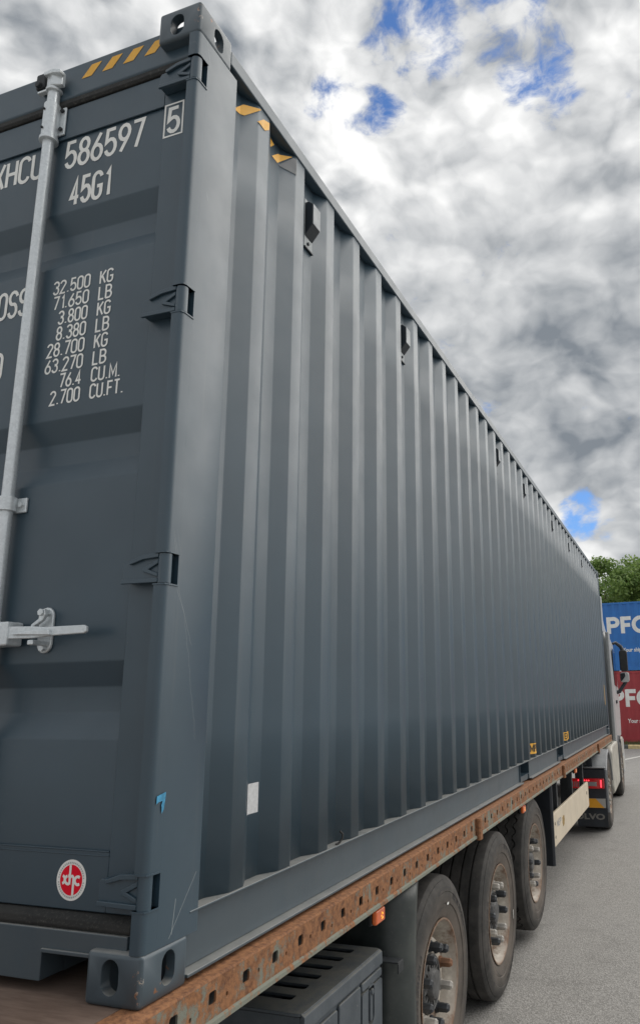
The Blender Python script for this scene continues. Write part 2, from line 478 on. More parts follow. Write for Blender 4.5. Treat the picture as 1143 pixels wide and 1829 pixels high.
# ------------------------------------------------------------------ mesh helpers
class MB:
    def __init__(s): s.v = []; s.f = []; s.mi = []; s.cur = 0

    def add(s, vs, fs):
        o = len(s.v); s.v += [tuple(p) for p in vs]
        for f in fs: s.f.append([i + o for i in f]); s.mi.append(s.cur)
        return s

    def box(s, x0, x1, y0, y1, z0, z1):
        return s.add([(x0, y0, z0), (x1, y0, z0), (x1, y1, z0), (x0, y1, z0), (x0, y0, z1), (x1, y0, z1), (x1, y1, z1), (x0, y1, z1)],
                     [(0, 3, 2, 1), (4, 5, 6, 7), (0, 1, 5, 4), (1, 2, 6, 5), (2, 3, 7, 6), (3, 0, 4, 7)])

    def prism(s, poly, ax, a, b):
        """poly: ccw 2D points in the plane of the two other axes (in cyclic order), swept along ax from a to b"""
        def P(p, t):
            q = [0, 0, 0]; q[ax] = t; q[(ax + 1) % 3] = p[0]; q[(ax + 2) % 3] = p[1]; return q
        n = len(poly)
        ar = sum(poly[i][0] * poly[(i + 1) % n][1] - poly[(i + 1) % n][0] * poly[i][1] for i in range(n))
        if ar < 0: poly = poly[::-1]
        if a > b: a, b = b, a
        vs = [P(p, a) for p in poly] + [P(p, b) for p in poly]
        fs = [list(range(n))[::-1], list(range(n, 2 * n))] + [(i, (i + 1) % n, n + (i + 1) % n, n + i) for i in range(n)]
        return s.add(vs, fs)

    def cyl(s, p0, p1, r0, r1=None, n=20, caps=True):
        r1 = r0 if r1 is None else r1
        p0 = Vector(p0); p1 = Vector(p1); d = (p1 - p0).normalized()
        a = d.orthogonal().normalized(); b = d.cross(a)
        vs = []
        for p, r in ((p0, r0), (p1, r1)):
            for i in range(n):
                t = 2 * PI * i / n; vs.append(p + (a * math.cos(t) + b * math.sin(t)) * r)
        fs = [(i, (i + 1) % n, n + (i + 1) % n, n + i) for i in range(n)]
        if caps: fs += [list(range(n))[::-1], list(range(n, 2 * n))]
        return s.add(vs, fs)

    def tube(s, pts, r, n=10):
        pts = [Vector(p) for p in pts]
        rings = []
        for i, p in enumerate(pts):
            d = (pts[min(i + 1, len(pts) - 1)] - pts[max(i - 1, 0)]).normalized()
            if i == 0: a = d.orthogonal().normalized()
            else: a = (a - d * a.dot(d)).normalized()
            b = d.cross(a)
            rr = r[i] if hasattr(r, '__len__') else r
            rings.append([p + (a * math.cos(2 * PI * k / n) + b * math.sin(2 * PI * k / n)) * rr for k in range(n)])
        vs = [q for ring in rings for q in ring]
        fs = [(i * n + k, i * n + (k + 1) % n, (i + 1) * n + (k + 1) % n, (i + 1) * n + k) for i in range(len(pts) - 1) for k in range(n)]
        fs += [list(range(n))[::-1], [(len(pts) - 1) * n + k for k in range(n)]]
        return s.add(vs, fs)

    def lathe_x(s, prof, n=64, zig=None):
        """prof: (x, r) points turned about the X axis; zig(i, t) -> dx"""
        vs = []
        for k in range(n):
            t = 2 * PI * k / n
            for i, (x, r) in enumerate(prof):
                vs.append((x + (zig(i, k) if zig else 0), r * math.cos(t), r * math.sin(t)))
        m_ = len(prof); fs = []
        for k in range(n):
            for i in range(m_ - 1):
                a = k * m_ + i; b = ((k + 1) % n) * m_ + i
                fs.append((a, a + 1, b + 1, b))
        return s.add(vs, fs)

    def mesh(s, name, mats):
        me = bpy.data.meshes.new(name)
        me.from_pydata(s.v, [], s.f)
        for m_ in (mats if isinstance(mats, (list, tuple)) else [mats]): me.materials.append(MATS[m_])
        for p, i in zip(me.polygons, s.mi): p.material_index = i
        me.update()
        return me

    def build(s, name, mats, parent=None, bevel=0.0, seg=2, smooth=None, loc=None):
        me = s.mesh(name, mats)
        return link(name, me, parent, bevel, seg, smooth, loc)


def link(name, me, parent=None, bevel=0.0, seg=2, smooth=None, loc=None):
    o = bpy.data.objects.new(name, me); C.objects.link(o)
    if parent: o.parent = parent
    if loc: o.location = loc
    if bevel:
        b = o.modifiers.new('bevel', 'BEVEL'); b.width = bevel; b.segments = seg; b.limit_method = 'ANGLE'; b.angle_limit = R(35)
        b.harden_normals = True
        smooth = 50 if smooth is None else smooth
    if smooth:
        shade(me, smooth)
    return o


def shade(me, ang):
    bm = bmesh.new(); bm.from_mesh(me)
    for f in bm.faces: f.smooth = True
    for e in bm.edges:
        if len(e.link_faces) == 2:
            e.smooth = e.calc_face_angle(0) < R(ang)
    bm.to_mesh(me); bm.free()


def empty(name, loc=(0, 0, 0), rz=0.0):
    o = bpy.data.objects.new(name, None); C.objects.link(o); o.location = loc; o.rotation_euler = (0, 0, rz); o.empty_display_size = .3
    return o


def tag(o, label=None, cat=None, group=None, kind=None):
    if label: o['label'] = label
    if cat: o['category'] = cat
    if group: o['group'] = group
    if kind: o['kind'] = kind
    return o


def copy_tree(o, parent=None):
    c = o.copy(); C.objects.link(c)
    if parent is not None: c.parent = parent
    for ch in list(o.children): copy_tree(ch, c)
    return c


def bake_mods(o):
    bpy.context.view_layer.update()
    dg = bpy.context.evaluated_depsgraph_get()
    me = bpy.data.meshes.new_from_object(o.evaluated_get(dg))
    o.modifiers.clear(); o.data = me
    return o


def holed_plate(outer, holes, T, thick):
    """flat plate with holes; T maps (u, v, w) to 3D, w from 0 (front) to thick (back)"""
    mb = MB()
    bm = bmesh.new()
    edges = []
    for loop in [outer] + holes:
        vs = [bm.verts.new((p[0], p[1], 0)) for p in loop]
        for i in range(len(vs)): edges.append(bm.edges.new((vs[i], vs[(i + 1) % len(vs)])))
    bmesh.ops.triangle_fill(bm, use_beauty=True, use_dissolve=False, edges=edges, normal=(0, 0, 1))
    bm.verts.index_update()
    vs = [tuple(v.co) for v in bm.verts]; fs = [[v.index for v in f.verts] for f in bm.faces]
    bm.free()
    mb.add([T(p[0], p[1], 0) for p in vs], fs)
    mb.add([T(p[0], p[1], thick) for p in vs], [f[::-1] for f in fs])
    for loop in [outer] + holes:
        n = len(loop)
        mb.add([T(p[0], p[1], 0) for p in loop] + [T(p[0], p[1], thick) for p in loop], [(i, (i + 1) % n, n + (i + 1) % n, n + i) for i in range(n)])
    bm = bmesh.new(); me = bpy.data.meshes.new('tmp'); me.from_pydata(mb.v, [], mb.f); bm.from_mesh(me)
    bmesh.ops.remove_doubles(bm, verts=bm.verts, dist=1e-5)
    bmesh.ops.recalc_face_normals(bm, faces=bm.faces)
    out = MB(); bm.verts.index_update(); out.v = [tuple(v.co) for v in bm.verts]; out.f = [[v.index for v in f.verts] for f in bm.faces]; out.mi = [0] * len(out.f)
    bm.free(); bpy.data.meshes.remove(me)
    return out


def stadium(cx, cy, w, h, n=8):
    r = w / 2; pts = []
    for i in range(n + 1): t = PI * i / n; pts.append((cx + r * math.cos(t), cy + h / 2 - r + r * math.sin(t)))
    for i in range(n + 1): t = PI + PI * i / n; pts.append((cx + r * math.cos(t), cy - h / 2 + r + r * math.sin(t)))
    return pts


def rrect(x0, x1, y0, y1, r, n=3):
    pts = []
    for cx, cy, a in ((x1 - r, y1 - r, 0), (x0 + r, y1 - r, 90), (x0 + r, y0 + r, 180), (x1 - r, y0 + r, 270)):
        for i in range(n + 1): t = R(a + 90 * i / n); pts.append((cx + r * math.cos(t), cy + r * math.sin(t)))
    return pts


# ------------------------------------------------------------------ lettering
def arc(cx, cy, rx, ry, a0, a1, n=8):
    return [(cx + rx * math.cos(R(a0 + (a1 - a0) * i / n)), cy + ry * math.sin(R(a0 + (a1 - a0) * i / n))) for i in range(n + 1)]


def glyphs():
    W = .42; h = W / 2; q = .22
    G = {}
    G['0'] = [arc(h, 1 - q, h, q, 0, 180) + arc(h, q, h, q, 180, 360) + [(W, 1 - q)]]
    G['O'] = G['0']; G['D'] = [[(0, 0), (0, 1)] + [(h * .9, 1)] + arc(h * .9, 1 - q, W - h * .9, q, 90, 0, 5) + arc(h * .9, q, W - h * .9, q, 0, -90, 5) + [(0, 0)]]
    G['1'] = [[(h * .55, .80), (h * 1.15, 1), (h * 1.15, 0)]]
    G['2'] = [arc(h, 1 - q, h, q, 175, -15, 9) + [(0, 0), (W, 0)]]
    G['3'] = [arc(h, .76, h, .24, 160, -80, 9) + arc(h, .27, h, .27, 80, -165, 9)]
    G['4'] = [[(W * .95, .28), (0, .28), (W * .62, 1), (W * .62, 0)]]
    G['5'] = [[(W * .92, 1), (W * .12, 1), (0.02, .52)] + arc(h, .32, h, .30, 120, -160, 11)]
    G['6'] = [[(W * .8, 1), (.05, .48)] + arc(h, .28, h, .28, 160, 520, 14)]
    G['7'] = [[(0, 1), (W, 1), (W * .35, 0)]]
    G['8'] = [arc(h, .76, h * .88, .24, -90, 270, 14), arc(h, .265, h, .265, 90, 450, 14)]
    G['9'] = [[(W * .2, 0), (W - .05, .52)] + arc(h, .72, h, .28, -20, 340, 14)]
    G['C'] = [arc(h, 1 - q, h, q, 10, 180) + arc(h, q, h, q, 180, 350)]
    G['G'] = [arc(h, 1 - q, h, q, 10, 180) + arc(h, q, h, q, 180, 360) + [(W, .46), (h, .46)]]
    G['S'] = [arc(h, .75, h, .25, 15, 250, 9) + arc(h, .26, h, .26, 70, -165, 9)]
    G['U'] = [[(0, 1)] + arc(h, q, h, q, 180, 360) + [(W, 1)]]
    G['X'] = [[(0, 0), (W, 1)], [(0, 1), (W, 0)]]
    G['H'] = [[(0, 0), (0, 1)], [(W, 0), (W, 1)], [(0, .5), (W, .5)]]
    G['K'] = [[(0, 0), (0, 1)], [(W, 1), (0.02, .42)], [(W * .36, .60), (W, 0)]]
    G['L'] = [[(0, 1), (0, 0), (W * .85, 0)]]
    G['B'] = [[(0, 0), (0, 1), (h, 1)] + arc(h, .76, h * .85, .24, 90, -90, 7) + [(0, .52)], [(h, .52)] + arc(h, .26, h, .26, 90, -90, 7) + [(0, 0)]]
    G['M'] = [[(0, 0), (0, 1), (W * .6, .25), (W * 1.2, 1), (W * 1.2, 0)]]
    G['F'] = [[(0, 0), (0, 1), (W * .9, 1)], [(0, .54), (W * .78, .54)]]
    G['E'] = [[(W * .9, 0), (0, 0), (0, 1), (W * .9, 1)], [(0, .52), (W * .78, .52)]]
    G['T'] = [[(0, 1), (W, 1)], [(h, 1), (h, 0)]]
    G['P'] = [[(0, 0), (0, 1), (h, 1)] + arc(h, .74, h, .26, 90, -90, 7) + [(0, .48)]]
    G['R'] = G['P'] + [[(h, .48), (W, 0)]]
    G['A'] = [[(0, 0), (h, 1), (W, 0)], [(W * .2, .32), (W * .8, .32)]]
    G['Y'] = [[(0, 1), (h, .46), (W, 1)], [(h, .46), (h, 0)]]
    G['N'] = [[(0, 0), (0, 1), (W, 0), (W, 1)]]
    G['V'] = [[(0, 1), (h, 0), (W, 1)]]
    G['.'] = [[(0.06, .0), (0.06, .09)], [(0.12, -.0), (0.12, .001)]]
    return G


GL = glyphs()


def strokes_mesh(mb, lines, wd, T, lift=0.00012, k0=0):
    """lines: polylines in 2D; T(u, v, w)->3D, w outwards"""
    for k, ln in enumerate(lines):
        n = len(ln); vs = []
        closed = (Vector(ln[0]) - Vector(ln[-1])).length < 1e-6
        for i, p in enumerate(ln):
            a = Vector(ln[i - 1] if i > 0 else (ln[-2] if closed else ln[0])); c = Vector(ln[i + 1] if i < n - 1 else (ln[1] if closed else ln[-1])); p = Vector(p)
            d1 = (p - a); d2 = (c - p)
            if d1.length < 1e-9: d1 = d2
            if d2.length < 1e-9: d2 = d1
            d1.normalize(); d2.normalize()
            nn = Vector((-(d1.y + d2.y), d1.x + d2.x))
            if nn.length < 1e-6: nn = Vector((-d1.y, d1.x))
            nn.normalize()
            kk = 1 / max(.45, nn.dot(Vector((-d1.y, d1.x))))
            for sg in (1, -1):
                q = p + nn * sg * wd / 2 * kk; vs.append(T(q.x, q.y, (k % 4) * lift * 1.4 + i * lift * .12))
        mb.add(vs, [(2 * i, 2 * i + 1, 2 * i + 3, 2 * i + 2) for i in range(n - 1)])


def text_lines(txt, h, wf=1.0, gap=.17, right=None):
    """polylines of a string with cap height h; optional fixed total width"""
    x = 0; out = []
    for ch in txt:
        if ch == ' ': x += .36; continue
        g = GL[ch]
        w = max(p[0] for ln in g for p in ln)
        for ln in g: out.append([((p[0] + x), p[1]) for p in ln])
        x += w + gap
    tot = x - gap
    sx = h * wf
    return [[(p[0] * sx, p[1] * h) for p in ln] for ln in out], tot * sx


def door_text(txt, x0, x1, z0, h, wd, parent, y, name='lettering', matn='white_decal'):
    ln, w = text_lines(txt, h)
    k = (x1 - x0) / w
    ln = [[(p[0] * k, p[1]) for p in l] for l in ln]
    mb = MB(); strokes_mesh(mb, ln, wd, lambda u, v, w_: (x0 + u, y - w_, z0 + v))
    return mb.build(name, matn, parent)


def font_mesh(txt, size, offset=0.0):
    c = bpy.data.curves.new('t', 'FONT'); c.body = txt; c.size = size; c.offset = offset; c.resolution_u = 4
    o = bpy.data.objects.new('t', c); C.objects.link(o)
    bpy.context.view_layer.update()
    me = bpy.data.meshes.new_from_object(o.evaluated_get(bpy.context.evaluated_depsgraph_get()))
    vs = [tuple(v.co) for v in me.vertices]; fs = [tuple(p.vertices) for p in me.polygons]
    bpy.data.objects.remove(o); bpy.data.curves.remove(c); bpy.data.meshes.remove(me)
    return vs, fs


def wrap(vs, fs, cuts, T):
    """cut a flat 2D mesh at u = cuts and place it with T(u, v)"""
    bm = bmesh.new()
    bv = [bm.verts.new((v[0], v[1], v[2] if len(v) > 2 else 0)) for v in vs]
    for f in fs:
        try: bm.faces.new([bv[i] for i in f])
        except ValueError: pass
    for c in cuts:
        bmesh.ops.bisect_plane(bm, geom=bm.verts[:] + bm.edges[:] + bm.faces[:], plane_co=(c, 0, 0), plane_no=(1, 0, 0), dist=1e-6)
    bm.verts.index_update()
    mb = MB(); mb.add([T(v.co.x, v.co.y) if not v.co.z else T(v.co.x, v.co.y, v.co.z) for v in bm.verts], [[v.index for v in f.verts] for f in bm.faces]); bm.free()
    return mb


# ------------------------------------------------------------------ ground
GZ = -1.19
mb = MB(); mb.add([(-160, -60, GZ), (160, -60, GZ), (160, 300, GZ), (-160, 300, GZ)], [(0, 1, 2, 3)])
tag(mb.build('ground', 'asphalt'), kind='structure')
# painted bay line running off under the far kerb
mb = MB()
for (a, b_) in (((-.80, 20.6), (.45, 24.7)), ((1.9, 20.6), (3.15, 24.7)), ((4.6, 20.6), (5.85, 24.7))):
    a = Vector(a); b_ = Vector(b_); d = (b_ - a).normalized(); nn = Vector((-d.y, d.x)) * .06
    mb.add([(*(a - nn), GZ + .004), (*(b_ - nn), GZ + .004), (*(b_ + nn), GZ + .004), (*(a + nn), GZ + .004)], [(3, 2, 1, 0)])
tag(mb.build('parking_line', 'road_paint'), kind='structure')
# kerb: painted blocks, dark and yellow in turn
kerb = empty('kerb', (0, 26.1, GZ)); tag(kerb, kind='structure')
KM = {}
for c in ('kerb_dark', 'kerb_yellow'):
    m_ = MB(); m_.prism([(0, 0), (.25, 0), (.25, .125), (.03, .125), (0, .095)], 0, -.695, .695); KM[c] = m_.mesh('kerb_stone', c)
for i in range(-8, 9):
    o = link('kerb_stone', KM['kerb_yellow' if i % 2 == 0 else 'kerb_dark'], kerb, loc=(i * 1.40 + .02, 0, 0))
mb = MB(); mb.box(-60, 60, 26.352, 120, GZ - .2, GZ + .118)
tag(mb.build('verge', 'verge_soil'), kind='structure')
mb = MB()
rg = random.Random(3)
for i in range(5000):
    x = rg.uniform(-9, 9); y = rg.uniform(26.4, 27.42); h = rg.uniform(.03, .15); a = rg.uniform(0, PI); w = .012
    dx = math.cos(a) * w; dy = math.sin(a) * w; lx = rg.uniform(-.05, .05); ly = rg.uniform(-.05, .05)
    mb.add([(x - dx, y - dy, GZ + .115), (x + dx, y + dy, GZ + .115), (x + lx, y + ly, GZ + .118 + h)], [(0, 1, 2)])
tag(mb.build('verge_grass', 'verge_grass'), 'short dry grass along the verge behind the painted kerb', 'grass', kind='stuff')


# ------------------------------------------------------------------ main container
HC = 2.896; LC = 12.192; WC = 2.438
XO, XI = -0.008, -0.044          # outer and inner plane of the corrugated side
Y0R = 0.441                      # trailing edge of the first outer rib


def corr_pts(y0, y1, ph=Y0R, br=0.005):
    """profile break points (y, depth 0 outer .. 1 inner) between y0 and y1"""
    pts = []
    k = math.floor((y0 - ph) / .278) - 1
    while True:
        b_ = ph + k * .278
        for dy, d in ((-.072, 0), (0, 0), (.068, 1), (.138, 1)):
            pts.append((b_ + dy, d))
        k += 1
        if b_ > y1 + .3: break

    def val(y):
        for (a, da), (b2, db) in zip(pts, pts[1:]):
            if a <= y <= b2: return da + (db - da) * (y - a) / (b2 - a)
        return 1
    res = [(y0, val(y0))]
    for (a, da) in pts:
        if y0 < a < y1:
            for e in (-br, 0, br):
                y = a + e
                if y0 < y < y1:
                    v = val(y)
                    if e == 0:       # round the fold slightly
                        v = (val(a - br) + val(a + br)) / 2 * .5 + v * .5
                    res.append((y, v))
    res.append((y1, val(y1)))
    return res, val


def corr_val(y): return corr_pts(y - .01, y + .01)[1](y)


def corr_sheet(y0, y1, z0, z1, ph, T, nz=6):
    pts, _ = corr_pts(y0, y1, ph)
    mb = MB(); n = len(pts); vs = []
    for j in range(nz + 1):
        z = z0 + (z1 - z0) * j / nz
        for (y, d) in pts: vs.append(T(y, d, z))
    mb.add(vs, [(j * n + i, j * n + i + 1, (j + 1) * n + i + 1, (j + 1) * n + i) for j in range(nz) for i in range(n - 1)])
    return mb


cont = empty('shipping_container', (0, 0, 0))
tag(cont, 'dark grey high cube shipping container with closed doors riding on the flatbed trailer', 'container')


def casting_mesh():
    """near right bottom corner casting: corner at origin, extends to -x, +y, +z"""
    b = MB(); b.box(-.162, 0, 0, .178, 0, .118)
    o = b.build('corner_casting', 'casting_paint', bevel=.011, seg=3)
    bake_mods(o)
    cuts = []
    c1 = MB(); c1.box(-.135, -.026, .030, .150, -.05, .100); cuts.append(c1)
    c2 = MB(); c2.prism([(p[1], p[0]) for p in stadium(-.089, .064, .051, .079)], 1, -.05, .09); cuts.append(c2)
    c3 = MB(); c3.prism(stadium(.101, .064, .051, .079), 0, -.09, .05); cuts.append(c3)
    for c in cuts:
        co = c.build('cut', 'grey_paint')
        bm = bmesh.new(); bm.from_mesh(co.data); bmesh.ops.recalc_face_normals(bm, faces=bm.faces); bm.to_mesh(co.data); bm.free()
        md = o.modifiers.new('b', 'BOOLEAN'); md.operation = 'DIFFERENCE'; md.object = co; md.solver = 'EXACT'
        bake_mods(o)
        bpy.data.objects.remove(co)
    me = o.data; shade(me, 40)
    bpy.data.objects.remove(o)
    return me


CM = casting_mesh()
for (x, sx) in ((0, 1), (-WC, -1)):
    for (y, sy) in ((0, 1), (LC, -1)):
        for (z, sz) in ((0, 1), (HC, -1)):
            o = link('corner_casting', CM, cont, loc=(x, y, z)); o.scale = (sx, sy, sz)

HZ = [(2.60, 2.690), (1.797, 1.882), (1.006, 1.088), (.212, .290)]     # hinge openings
POST_BACK = [(0, .052), (-.052, .052), (-.052, .030), (-.060, .030), (-.060, .228), (-.016, .228), (-.006, .224), (0, .214)]
POST_NOSE = [(0, .0519), (0, .016), (-.0015, .009), (-.005, .004), (-.010, .001), (-.016, 0), (-.036, 0), (-.036, .029), (-.051, .0519)]


def corner_post(sx, x, notched):
    mb = MB(); z = .116
    mb.prism([(x + sx * p[0], p[1]) for p in POST_BACK], 2, .116, HC - .117)
    o = mb.build('corner_post', 'grey_paint_post', cont, smooth=40)
    for (a, b_) in sorted(HZ) + [(HC - .117, None)]:
        mb = MB(); mb.prism([(x + sx * p[0], p[1]) for p in POST_NOSE], 2, z, a); z = b_
        mb.build('post_nose', 'grey_paint_post', o, smooth=40)


corner_post(1, -.0015, True)
corner_post(-1, -WC + .0015, True)
# front posts: plain channel
for (sx, x) in ((1, 0), (-1, -WC)):
    mb = MB(); mb.prism([(x - sx * .002, LC - .005), (x - sx * .002, LC - .115), (x - sx * .05, LC - .115), (x - sx * .16, LC - .05), (x - sx * .16, LC - .005)], 2, .117, HC - .117)
    mb.build('corner_post', 'grey_paint', cont, bevel=.006)

# small lips above and below each hinge opening
for (a, b_) in HZ:
    for (za, zb) in ((b_, b_ + .004), (a - .004, a)):
        mb = MB()
        mb.prism([(.0012, .054), (.0012, .014), (-.003, .0022), (-.014, -.0016), (-.040, -.0016), (-.040, .028), (-.02, .054)], 2, za, zb)
        mb.build('hinge_lip', 'grey_paint', cont)

# top and bottom side rails
for (sx, x) in ((1, 0), (-1, -WC)):
    mb = MB(); mb.prism([(x - sx * .003, 2.815), (x - sx * .003, 2.872), (x - sx * .060, 2.872), (x - sx * .060, 2.815)], 1, .176, LC - .176)
    # prism axis 1 wants (z, x) order
    mb = MB()
    mb.prism([(2.815, x - sx * .003), (2.872, x - sx * .003), (2.872, x - sx * .062), (2.815, x - sx * .062)], 1, .177, LC - .177)
    mb.build('top_rail', 'grey_paint', cont, bevel=.006)
    PK = [(4.520, 4.872), (6.470, 6.832)]
    mb = MB()
    def strip(z0, z1, xa, xb, ya, yb): mb.prism([(z0, x - sx * xa), (z1, x - sx * xa), (z1, x - sx * xb), (z0, x - sx * xb)], 1, ya, yb)
    strip(.164, .170, .000, .075, .180, LC - .180)
    y = .180
    for (a, b_) in PK + [(LC - .180, None)]:
        strip(.0225, .1635, .034, .040, y, a)
        strip(.0135, .0220, -.002, .075, y, a)
        if b_:
            strip(.0135, .062, .033, .041, a + .001, b_ - .001); y = b_
    mb.build('bottom_rail', 'grey_paint_low', cont, bevel=.002)
    for (a, b_) in PK:
        mb = MB()
        xa, xb = sorted((x - sx * .024, x - sx * 1.0))
        mb.box(xa, xb, a - .006, a, .0135, .1635); mb.box(xa, xb, b_, b_ + .006, .0135, .1635)
        mb.box(xa, xb, a + .001, b_ - .001, .058, .062)
        mb.build('fork_pocket', 'grey_paint', cont)

# corrugated sheets, four waves each, with a thin gap at every weld
bounds = [.2275] + [1.296 + 1.112 * i for i in range(10)] + [LC - .117]
for i in range(len(bounds) - 1):
    a, b_ = bounds[i], bounds[i + 1]
    sh = corr_sheet(a + (.0015 if i else 0), b_ - .0015, .1705, 2.8145, Y0R, lambda y, d, z: (XO + (XI - XO) * d, y, z))
    o = sh.build('side_panel', 'grey_paint', cont, smooth=12)
    sd_ = o.modifiers.new('s', 'SOLIDIFY'); sd_.thickness = .002; sd_.offset = -1
    w = MB(); w.box(-.03, XI * corr_val(b_) + XO * (1 - corr_val(b_)) - .004, b_ - .012, b_ + .012, .171, 2.814)
    if i < len(bounds) - 2: w.build('weld_backing', 'grey_paint', cont)
sh = corr_sheet(.2275, LC - .117, .1705, 2.8145, Y0R, lambda y, d, z: (-WC - XO - (XI - XO) * d, y, z))
sh.f = [f[::-1] for f in sh.f]
sh.build('side_panel', 'grey_paint', cont, smooth=12)
sh = corr_sheet(-WC + .16, -.16, .12, 2.80, 0.0, lambda y, d, z: (y, LC - .012 - .04 * d, z))
sh.f = [f[::-1] for f in sh.f]
sh.build('front_panel', 'grey_paint', cont, smooth=12)
mb = MB(); mb.box(-WC + .062, -.062, .06, LC - .05, 2.845, 2.862); mb.build('roof', 'grey_paint', cont)
mb = MB(); mb.box(-WC + .076, -.076, .10, LC - .02, .1715, .200); mb.build('floor', 'dark_steel', cont)
for i in range(26):
    y = .55 + i * .435
    if any(a - .05 < y < b_ + .05 for a, b_ in PK): continue
    m_ = MB(); m_.box(-WC + .045, -.045, y, y + .006, .03, .163); m_.build('cross_member', 'dark_steel', cont)

# front-end details seen past the far edge
mb = MB()
pts, _ = corr_pts(11.79, 11.86)
mb = wrap([(11.79, .52), (11.86, .52), (11.86, .85), (11.79, .85)], [(0, 1, 2, 3)], [p[0] for p in pts], lambda u, v: (XO + (XI - XO) * corr_val(u) + .0015, u, v))
mb.build('yellow_strip', 'yellow_decal', cont)

# ---- door end
YD = .050        # face of the door panel
YF = .044        # face of the door frame
mb = MB()
mb.prism([(2.720, -.006 + .012), (2.829, .010), (2.829, .11), (2.690, .11), (2.690, .030), (2.705, .012)], 0, -WC + .0, -.0) if False else None
hd = MB()
# header: (y, z) section swept along x
hd.prism([(.035, 2.738), (.035, 2.862), (.041, 2.868), (.12, 2.868), (.12, 2.715), (.055, 2.715)], 0, -WC + .0615, -.0615)
hd.build('door_header', 'grey_paint', cont, bevel=.004)
sl = MB()
sl.prism([(.148, -WC + .0615), (.148, -.0615), (.094, -.0615), (.094, -.322), (.026, -.322), (.026, -WC + .322), (.094, -WC + .322), (.094, -WC + .0615)], 1, .020, .10)
sl.build('door_sill', 'grey_paint_low', cont, bevel=.003)
mb = MB(); mb.box(-.3345, -.3225, .1005, .30, .026, .147); mb.build('pocket_wall', 'grey_paint_low', cont)
mb = MB(); mb.box(-.318, -.164, .011, .0195, .095, .104); mb.build('sill_lip', 'grey_paint_low', cont, bevel=.002)

TR = [(2.288, 2.084), (1.549, 1.342), (.812, .606)]     # horizontal troughs of the door sheet


def door_leaf(xa, xb):
    """xa < xb"""
    fr = MB()
    def bar(x0, x1, z0, z1): fr.box(x0, x1, YF, .10, z0, z1)
    bar(xa, xa + .09, .188, 2.700); bar(xb - .09, xb, .188, 2.700)
    bar(xa + .09, xb - .09, 2.580, 2.700); bar(xa + .09, xb - .09, .188, .330)
    d = fr.build('door', 'grey_paint', cont, bevel=.003)
    z = [.330, ]; prof = [(.330, YD)]
    for (t_, b_) in sorted(TR, key=lambda q: q[1]):
        prof += [(b_, YD), (b_ + .068, YD + .036), (t_ - .068, YD + .036), (t_, YD)]
    prof += [(2.580, YD)]
    rp = []
    for i, (zz, yy) in enumerate(prof):
        if 0 < i < len(prof) - 1:
            (za, ya), (zb, yb) = prof[i - 1], prof[i + 1]; e = .0035
            la = zz - za; lb = zb - zz
            p1 = (zz - e, yy + (ya - yy) * e / la); p2 = (zz + e, yy + (yb - yy) * e / lb)
            rp += [p1, ((p1[0] + p2[0] + 2 * zz) / 4, (p1[1] + p2[1] + 2 * yy) / 4), p2]
        else: rp.append((zz, yy))
    n = len(rp); pm = MB(); xs = [xa + .0905 + (xb - xa - .181) * i / 6 for i in range(7)]
    vs = [(x, yy, zz) for x in xs for (zz, yy) in rp]
    pm.add(vs, [(i * n + j, (i + 1) * n + j, (i + 1) * n + j + 1, i * n + j + 1) for i in range(6) for j in range(n - 1)])
    pm.build('door_panel', 'grey_paint', d, smooth=30)
    for (za, zb) in ((2.576, 2.581), (.329, .333), (.319, .322)):
        wl_ = MB(); wl_.box(xa + .09, xb - .09, YF - .002, YF + .004, za, zb); wl_.build('weld_bead', 'grey_paint', d, bevel=.0015)
    g = MB()
    g.prism([(.028, .148), (.023, .157), (.025, .172), (.036, .182), (.06, .186), (.06, .148)], 0, xa - .004, xb + .006)
    g.prism([(.040, 2.703), (.034, 2.712), (.038, 2.733), (.044, 2.737), (.054, 2.714), (.06, 2.703)], 0, xa - .004, xb + .006)
    g.box(xb + .001, xb + .006, .052, .10, .2, 2.69); g.box(xa - .006, xa - .001, .052, .10, .2, 2.69)
    g.build('gasket', 'black_rubber_dusty', d, bevel=.003)
    return d


def dusty(t, b):
    o = t.coord()
    n = t.noise(o, 120, 5, .75); m2 = t.noise(o, 6, 5, .6)
    c = t.mix(t.ramp(n, .50, .80), (.020, .021, .021), (.12, .115, .10))
    c = t.mix(t.ramp(m2, .35, .65, .0, .7), c, (.035, .035, .033))
    t.put(b.inputs['Base Color'], c); b.inputs['Roughness'].default_value = .85
    bump(t, b, n, .4, .003)


mat('black_rubber_dusty', dusty)
doorR = door_leaf(-1.214, -.0645)
doorL = door_leaf(-WC + .0645, -1.224)


